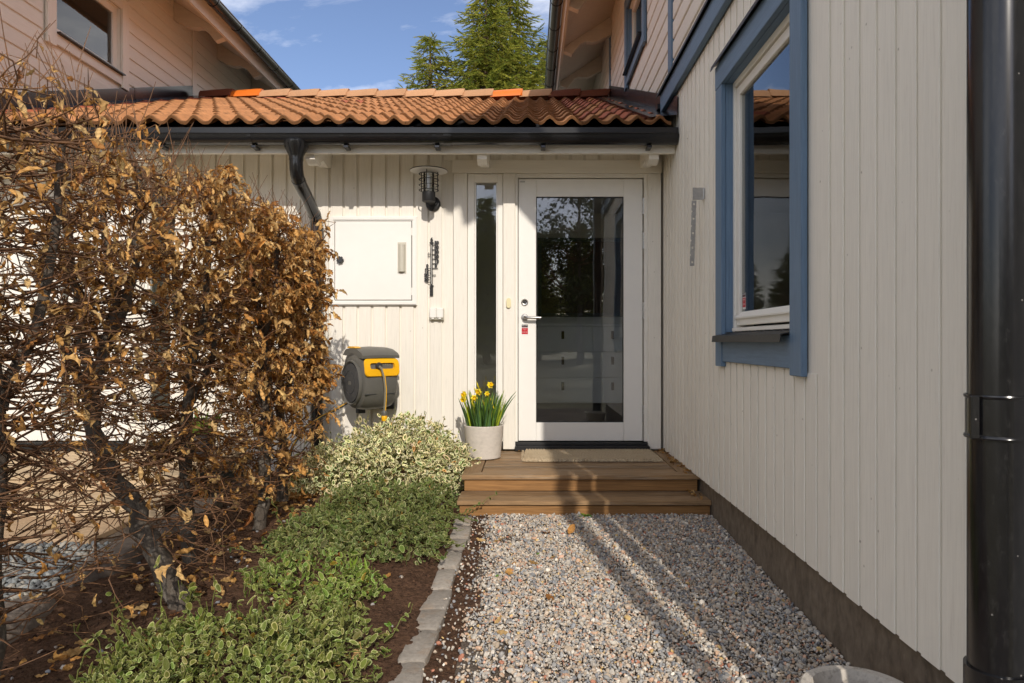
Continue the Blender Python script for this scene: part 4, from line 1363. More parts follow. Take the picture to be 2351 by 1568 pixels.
# doormat: woven ribs
mx0, mx1, my0, my1 = -.028, .945, 4.955, 5.425
nx, ny = 210, 74
xs = np.linspace(0, 1, nx); ys = np.linspace(0, 1, ny)
gx_, gy_ = np.meshgrid(xs, ys)
mx = mx0 + gx_ * (mx1 - mx0) + .010 * (1 - gy_) * (gx_ - .0) - .02 * (1 - gy_) * (1 - gx_)
myv = my0 + gy_ * (my1 - my0)
mz = DZ + .016 + .0085 * np.sin(gx_ * 2 * math.pi * 44 + 1.5 * np.sin(gy_ * 9)) * np.sin(gy_ * 2 * math.pi * 9 + gx_ * 3) + rng.uniform(-.0012, .0012, gx_.shape)
mz += .012 * np.exp(-((gx_ - .03) / .05) ** 2 - ((gy_ - .12) / .2) ** 2)
edge = np.minimum(np.minimum(gx_, 1 - gx_) * 2.1, np.minimum(gy_, 1 - gy_))
mx = mx + rng.uniform(-.006, .006, gx_.shape) * (edge < .004)
myv = myv + rng.uniform(-.006, .006, gx_.shape) * (edge < .004)
mz = np.where(edge < .004, DZ + .001, mz)
V = np.stack([mx, myv, mz], -1).reshape(-1, 3)
i = np.arange(nx - 1)[None] + (np.arange(ny - 1) * nx)[:, None]
F = np.stack([i, i + 1, i + nx + 1, i + nx], -1).reshape(-1, 4)
dm = empty('doormat', (.46, 5.2, DZ), label='worn jute doormat lying in front of the glazed door', cat='doormat')
arr_obj('weave', V, F, M['jute'], dm, smooth=True)
fr = []
for k in range(420):
    s = random.random()
    e = random.choice('lrbf' + 'll')
    if e == 'l': p = Vector((mx0 - .01, my0 + s * (my1 - my0), 0)); d = Vector((-1, random.uniform(-.8, .8), 0))
    elif e == 'r': p = Vector((mx1, my0 + s * (my1 - my0), 0)); d = Vector((1, random.uniform(-.8, .8), 0))
    elif e == 'f': p = Vector((mx0 + s * (mx1 - mx0), my0, 0)); d = Vector((random.uniform(-.8, .8), -1, 0))
    else: p = Vector((mx0 + s * (mx1 - mx0), my1, 0)); d = Vector((random.uniform(-.8, .8), 1, 0))
    ln = random.uniform(.006, .022)
    p.z = DZ + random.uniform(.002, .010)
    q = p + d.normalized() * ln; q.z = DZ + random.uniform(.0, .016)
    fr.append(([p, (p + q) / 2 + Vector((0, 0, .003)), q], [.0009, .0008, .0005]))
V, F = tubes(fr, 3)
arr_obj('fringe', V, F, M['jute'], dm, kind='stuff')

# hose reel
hz_ = .775
hre = empty('hose_reel', (-1.195, YB - .255, hz_), math.radians(38), label='grey and yellow hose reel box hung on the wall', cat='hose reel')
aa, bb, nn, hw = .195, .232, 2.5, .140


def prof(t, s=1.0):
    c, s_ = math.cos(t), math.sin(t)
    y = aa * math.copysign(abs(c) ** (2 / nn), c); z = bb * math.copysign(abs(s_) ** (2 / nn), s_)
    if z > .10: z = .10 + (z - .10) * (.98 + .25 * (-y / aa) * .25)
    return -y * s, z * s


st = [(-hw - .012, .70), (-hw, .86), (-hw * .90, .95), (-hw * .6, 1.0), (0, 1.015), (hw * .6, 1.0), (hw * .90, .95), (hw, .86), (hw + .012, .70)]
nt_ = 40
vs, fs = [], []
for (x_, s) in st:
    for k in range(nt_):
        y, z = prof(2 * math.pi * k / nt_, s); vs.append((x_, y, z))
for j in range(len(st) - 1):
    for k in range(nt_): fs.append((j * nt_ + k, j * nt_ + (k + 1) % nt_, (j + 1) * nt_ + (k + 1) % nt_, (j + 1) * nt_ + k))
fs.append(tuple(range(nt_))[::-1]); fs.append(tuple(range((len(st) - 1) * nt_, len(st) * nt_)))
MB().add(vs, fs).build('body', M['plastic'], hre, smooth=True, local=True)


def yfront(z, s=1.0):
    t = min(1.0, abs(z) / (bb * s)); return -aa * s * max(0, (1 - t ** nn)) ** (1 / nn)


# side drum
MB().lathe([(.168, -hw - .006), (.168, -hw - .022), (.160, -hw - .030), (.150, -hw - .022), (.148, -hw - .010)], (0, -.01, -.03), 40, 'X').build('drum_rim', M['plastic'], hre, smooth=True, local=True)
MB().lathe([(.146, -hw - .014), (.143, -hw - .026), (.090, -hw - .031), (.086, -hw - .028), (.082, -hw - .031), (.0, -hw - .033)], (0, -.01, -.03), 40, 'X').build('drum_disc', M['plastic_dark'], hre, smooth=True, local=True)
MB().box(-hw - .0345, -hw - .032, -.035, .012, -.045, -.018, .001).build('badge', M['plastic'], hre, local=True)
# lid
vs, fs = [], []
lidx = [-hw - .006, -hw * .8, 0, hw * .8, hw + .006]
for x_ in lidx:
    for (y, z) in ((-.186, .156), (-.188, .176), (-.165, .196), (-.08, .226), (.02, .238), (.12, .226), (.18, .18)):
        k = 1 - .035 * abs(x_ / hw) ** 2
        vs.append((x_, y * (1 - .02 * abs(x_ / hw)), z * k))
n = 7
for j in range(4):
    for k in range(n - 1): fs.append((j * n + k, j * n + k + 1, (j + 1) * n + k + 1, (j + 1) * n + k))
fs += [tuple(range(n)), tuple(range(4 * n, 5 * n))]
MB().add(vs, fs).build('lid', M['plastic'], hre, smooth=True, local=True)
MB().prism([(-.06, .226), (-.02, .238), (.06, .239), (.10, .226)], 0, -hw - .008, -hw * .72).build('lid_flash', M['yellow'], hre, local=True)


def rrect(hx_, z0, z1, r, n=5):
    p = []
    for (cx_, cz_, a0) in ((hx_ - r, z1 - r, 0), (-hx_ + r, z1 - r, 90), (-hx_ + r, z0 + r, 180), (hx_ - r, z0 + r, 270)):
        for k in range(n + 1):
            a = math.radians(a0 + 90 * k / n); p.append((cx_ + r * math.cos(a), cz_ + r * math.sin(a)))
    return p


L0 = rrect(.140, .018, .152, .035); L1 = rrect(.134, .024, .147, .033); L2 = rrect(.098, .074, .118, .015); L3 = rrect(.094, .078, .114, .013)
vs, fs = [], []
for (lp_, off) in ((L0, -.004), (L1, -.013), (L2, -.016), (L3, .03)):
    for (x_, z) in lp_: vs.append((x_, yfront(z) + off - .004, z))
n = len(L0)
for j in range(3):
    for k in range(n): fs.append((j * n + k, j * n + (k + 1) % n, (j + 1) * n + (k + 1) % n, (j + 1) * n + k))
MB().add(vs, fs).build('mouth', M['yellow'], hre, smooth=True, local=True)
MB().box(-.098, .098, -.172, -.167, .07, .122, 0).build('mouth_inside', M['plastic_dark'], hre, local=True)
m = MB()
for k in range(6): m.tube([(-.02 + k * .018, -.180, .080), (-.02 + k * .018, -.180, .112)], .007, 8)
m.build('wound_hose', M['hose'], hre, smooth=True, local=True)
for sx in (-.085, .06):
    MB().prism([(sx - .045, -.1095), (sx + .045, -.1075), (sx + .045, -.1095), (sx - .04, -.1135)], 1, yfront(-.11) - .006, yfront(-.11) + .004).build('slot', M['plastic_dark'], hre, local=True)
MB().lathe([(.0, -.014), (.022, -.012), (.026, 0), (.022, .014), (.0, .018)], (-.035, -.215, .098), 20, 'Y').build('hose_stop', M['plastic_dark'], hre, smooth=True, local=True)
hp = [(-.035, -.225, .092), (-.031, -.256, .076), (-.022, -.270, .02), (-.012, -.272, -.07), (-.012, -.268, -.15), (-.015, -.262, -.235)]
MB().tube(hp, .0095, 12).build('hose_end', M['hose'], hre, smooth=True, local=True)
MB().tube([(p[0] + .004, p[1] - .0078, p[2]) for p in hp], .0034, 6).build('hose_stripe', M['yellow'], hre, smooth=True, local=True)
cxn = (-.015, -.262)
MB().lathe([(.014, -.225), (.0185, -.232), (.0185, -.255), (.016, -.262)], (*cxn, 0), 16).build('collar', M['plastic'], hre, smooth=True, local=True)
MB().lathe([(.019, -.262), (.0215, -.270), (.0215, -.292), (.018, -.300)], (*cxn, 0), 16).build('connector', M['yellow'], hre, smooth=True, local=True)
MB().lathe([(.017, -.300), (.018, -.335), (.013, -.342)], (*cxn, 0), 16).build('coupling', M['plastic'], hre, smooth=True, local=True)
MB().lathe([(.012, -.340), (.0125, -.372), (.008, -.380)], (*cxn, 0), 16).build('nozzle', M['yellow'], hre, smooth=True, local=True)
MB().prism([(-.10, -.215), (.02, -.235), (.12, -.20), (.12, -.18), (-.10, -.195)], 0, -.06, .06).build('foot', M['plastic'], hre, local=True)
MB().box(-.03, .03, .15, .20, -.28, .15, .004).build('swivel_post', M['plastic_dark'], hre, local=True)
MB().box(-1.18, -1.06, YB - .045, YB - .001, .52, .90, .004).build('wall_plate', M['plastic_dark'], hre)
o = bpy.data.objects['wall_plate']; o.parent = None
bpy.context.view_layer.update()
o.data.transform(Matrix.Translation(wloc(hre)))
o.parent = hre; o.matrix_parent_inverse = hre.matrix_world.inverted()
# supply hose to the left
sup = [Vector((-1.30, YB - .17, .66)), Vector((-1.36, YB - .14, .60)), Vector((-1.47, YB - .12, .535)), Vector((-1.60, YB - .13, .47)), Vector((-1.72, YB - .16, .39)), Vector((-1.80, YB - .2, .25)), Vector((-1.84, YB - .24, .06))]
sh = empty('supply_hose', (-1.8, YB - .2, .05), label='grey hose with yellow stripes curving from the reel to the left', cat='hose')
MB().tube(sup, .0105, 12).build('hose_body', M['hose'], sh, smooth=True)
MB().tube([p + Vector((0, -.0085, .0045)) for p in sup], .0034, 6).build('hose_stripe', M['yellow'], sh, smooth=True)
MB().tube([p + Vector((0, -.0075, -.0062)) for p in sup], .003, 6).build('hose_stripe', M['plastic_dark'], sh, smooth=True)

# pots
pt = empty('flower_pot', (-.332, 5.14, DZ), label='pale concrete pot of yellow daffodils on the landing', cat='flower pot')
MB().lathe([(.0, .001), (.118, .001), (.124, .006), (.1455, .225), (.146, .238), (.143, .242), (.136, .242), (.132, .236), (.128, .20), (.0, .20)], (-.332, 5.14, DZ), 48).build('pot', M['pot'], pt, smooth=True)
MB().lathe([(.0, .208), (.06, .214), (.128, .205), (.129, .2)], (-.332, 5.14, DZ), 24).build('potting_soil', M['soil'], pt, smooth=True)


def blade(p0, d, ln, w, bend, nseg=6):
    """one strap leaf: returns verts (n*3,3) and quads"""
    pts, side = [], None
    d = Vector(d).normalized()
    hor = Vector((d.x, d.y, 0))
    if hor.length < 1e-3: hor = Vector((random.uniform(-1, 1), random.uniform(-1, 1), 0))
    hor.normalize()
    tw = random.uniform(0, math.pi)
    side = Vector((math.cos(tw), math.sin(tw), 0)); side = (side - d * side.dot(d)).normalized()
    nn_ = d.cross(side)
    vs, fs = [], []
    p = Vector(p0)
    for k in range(nseg + 1):
        t = k / nseg
        ww = w * (1 - t ** 3.2) * (.75 + .25 * min(1, t * 3)) * .5 + .0006
        vs += [p - side * ww, p + nn_ * ww * .35, p + side * ww]
        dd = (d + hor * bend * t * t + Vector((0, 0, -.25)) * bend * t * t).normalized()
        p = p + dd * (ln / nseg)
    for k in range(nseg):
        b = k * 3
        fs += [(b, b + 1, b + 4, b + 3), (b + 1, b + 2, b + 5, b + 4)]
    return np.array([v[:] for v in vs]), np.array(fs)


def blades(spec):
    parts = []
    for (p0, d, ln, w, bend, col) in spec:
        v, f_ = blade(p0, d, ln, w, bend)
        parts.append((v, f_, np.tile(col, (len(f_), 1)) * np.repeat(np.linspace(1.25, .85, len(f_) // 2), 2)[:, None]))
    return merge(parts)


spec = []
for k in range(125):
    a = random.uniform(0, 2 * math.pi); r = .110 * math.sqrt(random.random())
    p = Vector((-.332 + r * math.cos(a), 5.14 + r * math.sin(a), DZ + .205))
    d = Vector((math.cos(a) * r * 2.6 + random.uniform(-.12, .12), math.sin(a) * r * 2.2 + random.uniform(-.12, .12), 1))
    yel = random.random() < .16
    col = np.array((.34, .42, .03) if yel else random.choice(((.085, .17, .045), (.11, .22, .04), (.07, .14, .055), (.15, .27, .035)))) * random.uniform(.85, 1.2)
    spec.append((p, d, random.uniform(.19, .31), random.uniform(.012, .020), random.uniform(.05, .35), col))
for (dx, dy, ln) in ((.115, -.01, .30), (.10, .03, .33)):
    p = Vector((-.332 + dx * .8, 5.14 + dy, DZ + .205)); spec.append((p, Vector((.42, -.02, 1)), ln, .016, .5, np.array((.09, .19, .045))))
V, F, C = blades(spec)
arr_obj('leaves', V, F, M['blade'], pt, fcol=C, smooth=True, kind='stuff')
YC, YC2 = np.array((.90, .74, .03)), np.array((.92, .62, .012))


def flower(c, face, s=1.0, parent=None):
    """six petals and a frilled trumpet"""
    f_ = Vector(face).normalized()
    a = f_.cross(Vector((0, 0, 1))).normalized(); b = a.cross(f_)
    parts = []
    for k in range(6):
        an = k * math.pi / 3
        d = (a * math.cos(an) + b * math.sin(an)); sd = f_.cross(d)
        L_ = .028 * s; W_ = .011 * s
        pts = [c, c + d * L_ * .5 + sd * W_ - f_ * .002, c + d * L_ + f_ * .003, c + d * L_ * .5 - sd * W_ - f_ * .002]
        parts.append((np.array([p[:] for p in pts]), np.array([[0, 1, 2, 3]]), np.array([YC * random.uniform(.9, 1.1)])))
    ring = []
    for (r, h) in ((.006, 0), (.008, .012), (.013, .022)):
        for k in range(10):
            an = 2 * math.pi * k / 10; rr = r * s * (1 + (.16 if (k % 2 and h > .015) else 0))
            ring.append((c + (a * math.cos(an) + b * math.sin(an)) * rr + f_ * h * s)[:])
    fs = []
    for j in range(2):
        for k in range(10): fs.append((j * 10 + k, j * 10 + (k + 1) % 10, (j + 1) * 10 + (k + 1) % 10, (j + 1) * 10 + k))
    parts.append((np.array(ring), np.array(fs), np.tile(YC2, (20, 1))))
    return merge(parts)


def pix(u, v, Y): return at(u, v, Y)


fl = [((1066, 905), (-.6, -.8, -.15)), ((1064, 917), (-.3, -1, -.2)), ((1089, 914), (.1, -1, .1)), ((1125, 884), (.5, -.8, .3)), ((1118, 904), (.3, -1, 0)), ((1098, 900), (-.2, -1, .1))]
for k, ((u, v), fc_) in enumerate(fl):
    c = at(u, v, 5.09)
    V, F, C = flower(c, fc_, 1.05 if k != 4 else .8)
    arr_obj('flower', V, F, M['blade'], pt, fcol=C)
    base = Vector((-.332 + (c.x + .332) * .55, 5.14, DZ + .21))
    MB().tube([base, (base + c) / 2 + Vector((0, 0, .02)), c + Vector((-fc_[0] * .01, .012, .008)), c + Vector(fc_) * -.004], .0032, 6).build('flower_stem', M['blade'], pt, smooth=True)
bd = []
for (u, v, l_) in ((1096, 882, .035), (1090, 893, .025), (1101, 897, .03), (1110, 924, .03), (1128, 920, .035), (1131, 930, .03), (1084, 925, .03), (1075, 935, .03)):
    c = at(u, v, 5.07)
    bd.append(([c + Vector((.012, .01, -l_)), c + Vector((.004, 0, -l_ * .4)), c, c + Vector((-.006, 0, l_ * .6))], [.002, .0055, .005, .001]))
V, F = tubes(bd, 6)
arr_obj('buds', V, F, M['blade'], pt, fcol=np.tile(np.array((.74, .62, .03)), (len(F), 1)), smooth=True, kind='stuff')
for o in list(bpy.data.objects):
    if o.name.startswith('flower_stem'):
        me = o.data
        ca_ = me.color_attributes.new('Col', 'FLOAT_COLOR', 'CORNER')
        ca_.data.foreach_set('color', np.tile((.14, .26, .04, 1), (len(me.loops), 1)).astype(np.float32).ravel())

# black pot of a green plant on the neighbour's landing
bp_ = empty('plant_pot', (-2.40, 5.1, DZ), label='black pot of a leafy green plant behind the hedge', cat='plant pot')
MB().lathe([(.0, .0), (.085, .0), (.105, .17), (.108, .19), (.10, .19), (.095, .16), (.0, .16)], (-2.40, 5.1, DZ), 28).build('pot', M['plastic_dark'], bp_, smooth=True)
spec = []
for k in range(60):
    a = random.uniform(0, 2 * math.pi); r = .07 * math.sqrt(random.random())
    spec.append((Vector((-2.40 + r * math.cos(a), 5.1 + r * math.sin(a), DZ + .16)), Vector((math.cos(a) * .35, math.sin(a) * .35, 1)), random.uniform(.12, .24), .026, .5,
                 np.array(random.choice(((.16, .27, .03), (.22, .32, .035), (.10, .20, .03))))))
V, F, C = blades(spec)
arr_obj('leaves', V, F, M['blade'], bp_, fcol=C, smooth=True, kind='stuff')

# weathered pot at the foot of the right-hand wall
op = empty('weathered_pot', (.885, 1.86, gz(1.86)), label='cracked pale clay pot at the foot of the house wall, cut by the frame', cat='pot')
MB().lathe([(.0, -.01), (.095, -.01), (.132, .165), (.150, .172), (.153, .192), (.147, .197), (.124, .196), (.118, .18), (.11, .13), (.0, .13)], (.885, 1.86, gz(1.86)), 48).build('pot', M['oldpot'], op, smooth=True)
MB().lathe([(.0, .135), (.06, .14), (.108, .132), (.108, .128)], (.885, 1.86, gz(1.86)), 24).build('potting_soil', M['soil'], op, smooth=True)

# plant standing in the window
wp = empty('window_plant', (1.30, 3.12, 1.13), label='leafy dark green plant inside the blue framed window', cat='plant')
MB().lathe([(.0, 0), (.06, 0), (.075, .11), (.068, .11), (.0, .10)], (1.30, 3.12, 1.13), 20).build('pot', M['white'], wp, smooth=True)
spec = []
for k in range(46):
    a = random.uniform(0, 2 * math.pi)
    spec.append((Vector((1.30 + random.uniform(-.04, .04), 3.12 + random.uniform(-.04, .04), 1.22)), Vector((math.cos(a) * .5, math.sin(a) * .9, 1)), random.uniform(.10, .26), random.uniform(.03, .06), .7,
                 np.array((.045, .085, .02)) * random.uniform(.7, 1.4)))
V, F, C = blades(spec)
arr_obj('leaves', V, F, M['blade'], wp, fcol=C, smooth=True, kind='stuff')

# ------------------------------------------------------------------ the hornbeam hedge, shrub by shrub
def leaf_tmpl(curl, arch, fold, seed):
    r = np.random.default_rng(seed)
    n = 7
    vs = []
    for i in range(n):
        t = i / (n - 1)
        w = .27 * max(0, math.sin(math.pi * (t * .985 + .005) ** .9)) ** .75 + .006
        ze = arch * math.sin(t * math.pi) - .25 * arch * t
        rip = .05 * (1 if i % 2 else -1)
        for j, s in enumerate((-1, -.5, 0, .5, 1)):
            a = s * fold
            vs.append((t + .03 * abs(s) * math.sin(math.pi * t), w * math.sin(a) / max(fold, .01) if fold > .01 else w * s,
                       ze + curl * w * abs(s) ** 1.6 + w * (1 - math.cos(a)) + rip * abs(s)))
    fs = []
    for i in range(n - 1):
        for j in range(4):
            b = i * 5 + j
            fs.append((b, b + 1, b + 6, b + 5))
    return np.array(vs), np.array(fs)


LT = [leaf_tmpl(.10, .06, .4, 1), leaf_tmpl(.18, .15, .9, 2), leaf_tmpl(.10, -.12, .3, 3), leaf_tmpl(.22, .22, 1.4, 4)]
LPAL = np.array([(.72, .44, .165), (.63, .345, .105), (.78, .52, .22), (.54, .265, .07), (.40, .175, .045), (.68, .45, .19), (.27, .11, .036)])
LW = np.array([5, 5, 3.6, 4, 1.8, 3, .7]); LW = LW / LW.sum()

HX0, HX1, HT = -1.84, -1.27, 1.735


def hedge_top(y):
    return HT + .12 / (1 + math.exp((y - 2.38) * 14)) + .05 * mnoise.noise((y * 1.8, 3.3, 0)) + .03 * mnoise.noise((y * 6, 1.3, 0)) - .05 * max(0, y - 3.8)


def P_(lst, Y, dY=0.0):
    n = len(lst)
    return [at(u, v, Y + dY * i / max(1, n - 1)) for i, (u, v) in enumerate(lst)]


SHRUBS = [
    dict(y=1.45, trunk=[(-1.50, 1.45, -.1), (-1.52, 1.46, .3), (-1.50, 1.44, .7)], r=(.04, .028),
         limbs=[[(-1.50, 1.44, .65), (-1.46, 1.50, 1.1), (-1.44, 1.52, 1.6)], [(-1.51, 1.45, .5), (-1.6, 1.4, 1.0), (-1.62, 1.38, 1.6)]],
         label='leafless near shrub of the brown hedge, cut by the frame edge'),
    dict(y=2.02, trunk=[(-1.58, 2.0, -.1), (-1.56, 2.02, .25), (-1.55, 2.03, .6), (-1.53, 2.02, .9)], r=(.036, .022),
         limbs=[[(-1.53, 2.02, .85), (-1.45, 2.10, 1.2), (-1.42, 2.12, 1.65)], [(-1.55, 2.03, .65), (-1.64, 2.0, 1.1), (-1.66, 1.98, 1.6)], [(-1.54, 2.03, .8), (-1.5, 1.94, 1.2), (-1.5, 1.9, 1.62)]],
         label='sparse twiggy hedge shrub, second from the left frame edge'),
    dict(y=2.74, trunk=P_([(432, 1432), (402, 1372), (352, 1262), (300, 1150), (242, 1060), (213, 960), (207, 880)], 2.74, .05), r=(.042, .028),
         limbs=[P_([(207, 905), (172, 850), (132, 740), (108, 680), (60, 600)], 2.79, .05), P_([(208, 880), (186, 740), (166, 600), (152, 480), (165, 340)], 2.79, -.1),
                P_([(207, 885), (242, 800), (268, 700), (252, 600), (232, 500), (260, 360)], 2.79, .1), P_([(245, 790), (292, 700), (312, 600), (322, 430), (300, 330)], 2.82, .12)],
         label='hedge shrub with the thickest leaning grey trunk'),
    dict(y=3.28, trunk=P_([(440, 1318), (432, 1230), (426, 1130), (426, 1000), (432, 900), (440, 820)], 3.28, .0), r=(.032, .024),
         limbs=[P_([(440, 840), (405, 700), (400, 560), (395, 420)], 3.28, .1), P_([(438, 850), (470, 720), (482, 560), (500, 420)], 3.28, -.1), P_([(426, 1010), (372, 1040), (330, 1070)], 3.28, -.1), P_([(428, 960), (470, 860), (510, 700)], 3.28, .15)],
         label='hedge shrub with a thin upright trunk right of the leaning one'),
    dict(y=3.83, trunk=P_([(592, 1228), (606, 1130), (610, 1000), (612, 900), (604, 780)], 3.83, .0), r=(.034, .024),
         limbs=[P_([(604, 800), (585, 660), (560, 520), (550, 460)], 3.83, .1), P_([(606, 790), (630, 660), (640, 540)], 3.83, -.1), P_([(610, 960), (560, 820), (540, 680)], 3.83, .1)],
         label='densely leaved hedge shrub with a dark upright trunk'),
    dict(y=4.22, trunk=P_([(648, 1150), (650, 1050), (646, 900), (652, 760)], 4.22, .0), r=(.03, .02),
         limbs=[P_([(652, 780), (680, 660), (700, 560)], 4.22, .05), P_([(650, 820), (620, 680), (610, 560)], 4.22, .1), P_([(648, 930), (690, 800), (720, 640)], 4.22, -.1)],
         label='last hedge shrub, its brown leaves reaching the downpipe'),
]
for si, S in enumerate(SHRUBS):
    r = np.random.default_rng(100 + si)
    base = Vector(S['trunk'][0])
    e = empty('hornbeam_shrub', base, label=S['label'], cat='hedge shrub', group='clipped hornbeam hedge along the bed')

    def wob(pts, rad0, rad1, n=4):
        pts = [np.array(p) for p in pts]
        out = []
        for i in range(len(pts) - 1):
            for k in range(n): out.append(pts[i] + (pts[i + 1] - pts[i]) * k / n)
        out.append(pts[-1]); out = np.array(out)
        out[1:-1] += r.normal(size=(len(out) - 2, 3)) * .006
        rad = np.linspace(rad0, rad1, len(out)) * r.uniform(.88, 1.16, len(out))
        return out, rad
    tl, trd = wob(S['trunk'], *S['r'])
    trd[0] *= 1.25
    V, F = tubes([(tl, trd)], 10)
    arr_obj('trunk', V, F, M['bark'], e, smooth=True)
    lim = []
    for l_ in S['limbs']:
        lim.append(wob(l_, S['r'][1] * .78, .010))
    V, F = tubes(lim, 8)
    arr_obj('limbs', V, F, M['bark'], e, smooth=True)
    # twigs
    y0 = (SHRUBS[si - 1]['y'] + S['y']) / 2 if si else 1.1
    y1 = (SHRUBS[si + 1]['y'] + S['y']) / 2 if si + 1 < len(SHRUBS) else 4.46
    src = np.concatenate([l_[0] for l_ in lim] + [tl[len(tl) // 4:]])
    lines = []
    ends = []
    ntw = int(330 * (y1 - y0) / .55)
    for k in range(ntw):
        if r.random() < .62:
            p = src[r.integers(len(src))] + r.normal(size=3) * .01
        else:
            yy_ = r.uniform(y0, y1)
            p = np.array((r.uniform(HX0 + .1, HX1 - .06), yy_, r.uniform(.25, hedge_top(yy_) - .1)))
        an = r.uniform(0, 2 * math.pi)
        if r.random() < .55: an = r.choice([0, math.pi]) + r.normal() * .7
        d = np.array((math.cos(an), math.sin(an), r.normal() * .28 + .06))
        ln = r.uniform(.16, .42)
        nseg = 5
        pts = [p]
        for s in range(nseg):
            d = d + r.normal(size=3) * .17
            d[2] += .02
            q = pts[-1] + nrmz(d) * ln / nseg
            q[0] = np.clip(q[0], HX0 + r.normal() * .02, HX1 + r.normal() * .03)
            q[1] = min(q[1], 4.52 + r.normal() * .02)
            q[2] = min(q[2], hedge_top(q[1]) + .035 + r.normal() * .02)
            pts.append(q)
        pts = np.array(pts)
        lines.append((pts, np.linspace(r.uniform(.003, .0065), .0014, len(pts))))
        ends.append(pts)
        for b in range(r.integers(2, 5)):
            i0 = r.integers(1, nseg + 1); p0 = pts[i0]
            dd = nrmz(pts[i0] - pts[i0 - 1]) + r.normal(size=3) * .65
            dd[2] *= .7
            l2 = r.uniform(.05, .17)
            q = [p0]
            for s in range(3):
                dd = dd + r.normal(size=3) * .2
                x_ = q[-1] + nrmz(dd) * l2 / 3
                x_[0] = np.clip(x_[0], HX0 - .03 + r.normal() * .02, HX1 + .03 + r.normal() * .025)
                x_[1] = min(x_[1], 4.55 + r.normal() * .02)
                x_[2] = min(x_[2], hedge_top(x_[1]) + .06 + r.normal() * .02)
                q.append(x_)
            lines.append((np.array(q), np.array((.0024, .0019, .0016, .0011))))
            ends.append(np.array(q))
    # upright clipped shoots along the top
    for k in range(int((150 if si > 1 else 70) * (y1 - y0) / .55)):
        yy_ = r.uniform(y0, y1); xx_ = r.uniform(HX0, HX1)
        p = np.array((xx_, yy_, hedge_top(yy_) - r.uniform(.02, .14)))
        d = np.array((r.normal() * .35, r.normal() * .35, 1.0)); l2 = r.uniform(.06, .19)
        q = np.array([p, p + d * l2 * .5, p + d * l2 + r.normal(size=3) * .01])
        lines.append((q, np.array((.002, .0016, .001))))
    V, F = tubes(lines, 3)
    arr_obj('twigs', V, F, M['twig'], e, smooth=True, kind='stuff')
    # leaves, thick near the top and towards the far end
    dens = [.8, 1.15, 1.35, 2.3, 4.4, 5.4][si]
    want = int(820 * dens * (y1 - y0) / .5)
    P, Dn = [], []
    tries = 0
    while len(P) < want and tries < want * 30:
        tries += 1
        t = ends[r.integers(len(ends))]
        p = t[r.integers(1, len(t))]
        hgt = p[2] / (hedge_top(p[1]) + .0)
        face = (p[0] - HX0) / (HX1 - HX0)
        k_ = .16 + .84 * np.clip((hgt - .45) / .45, 0, 1) ** 1.3
        if si >= 4: k_ = .22 + .78 * np.clip((hgt - .2) / .5, 0, 1)
        k_ *= .45 + .55 * face
        k_ *= .35 + 1.3 * max(0, mnoise.noise((p[0] * 4, p[1] * 4, p[2] * 4 + si)) + .35)
        if r.random() < k_:
            P.append(p); Dn.append(nrmz(t[-1] - t[0]))
    P = np.array(P); Dn = np.array(Dn); N = len(P)
    fw_ = Dn * .5 + r.normal(size=(N, 3)) * .45 + np.array((0.0, -.05, -.75))
    up_ = r.normal(size=(N, 3)) + np.array((.25, -.5, .5))
    R = frames(fw_, up_)
    sc_ = np.clip(r.lognormal(math.log(.043), .30, N), .018, .075) * (.62, .75, .92, 1.0, 1.0, .95)[si]
    sc3 = np.stack([sc_, sc_ * r.uniform(.42, .85, N), sc_ * r.uniform(.7, 1.5, N)], -1)
    col = np.minimum(LPAL[r.choice(len(LPAL), N, p=LW)] * r.uniform(.68, 1.25, (N, 1)), .88)
    wh = r.integers(0, 4, N)
    parts = []
    for q in range(4):
        s_ = wh == q
        if s_.sum() == 0: continue
        tc = np.ones((len(LT[q][1]), 3))
        tc[::4] *= .82; tc[3::4] *= .86
        stripe = np.repeat(np.array([1.06, .86, 1.06, .88, 1.05, .9]), 4)
        parts.append(scatter(LT[q][0], LT[q][1], P[s_], R[s_], sc3[s_], tc * stripe[:, None], col[s_]))
    V, F, C = merge(parts)
    arr_obj('leaves', V, F, M['leaf'], e, fcol=C, smooth=False, kind='stuff')

# fallen leaves under the hedge
N = 520
fxp = rng.uniform(-1.9, -.5, N); fyp = rng.uniform(2.2, 4.95, N)
keep = (rng.uniform(0, 1, N) < np.clip(1.1 - np.abs(fxp + 1.45) * 1.3, .06, 1)); fxp, fyp = fxp[keep], fyp[keep]
N = len(fxp)
fxp = np.concatenate([fxp, rng.normal(-1.52, .10, 110), rng.uniform(-.3, .25, 14)]); fyp = np.concatenate([fyp, rng.normal(4.42, .10, 110), rng.uniform(2.4, 4.1, 14)])
N = len(fxp)
pos = np.stack([fxp, fyp, np.array([(soil_z(x, y) if x < -.3 else gz(y)) for x, y in zip(fxp, fyp)]) + rng.uniform(.004, .018, N)], -1)
R = frames(rng.normal(size=(N, 3)) * np.array((1, 1, .2)), np.tile([0, 0, 1.0], (N, 1)) + rng.normal(size=(N, 3)) * .4)
sc_ = rng.uniform(.035, .075, N)
col = LPAL[rng.choice(len(LPAL), N, p=LW)] * rng.uniform(.55, 1.0, (N, 1))
V, F, C = scatter(LT[2][0], LT[2][1], pos, R, sc_, np.ones((len(LT[2][1]), 3)), col)
arr_obj('fallen_leaves', V, F, M['leaf'], fcol=C, label='dry brown fallen leaves lying on the soil', cat='fallen leaves', kind='stuff')

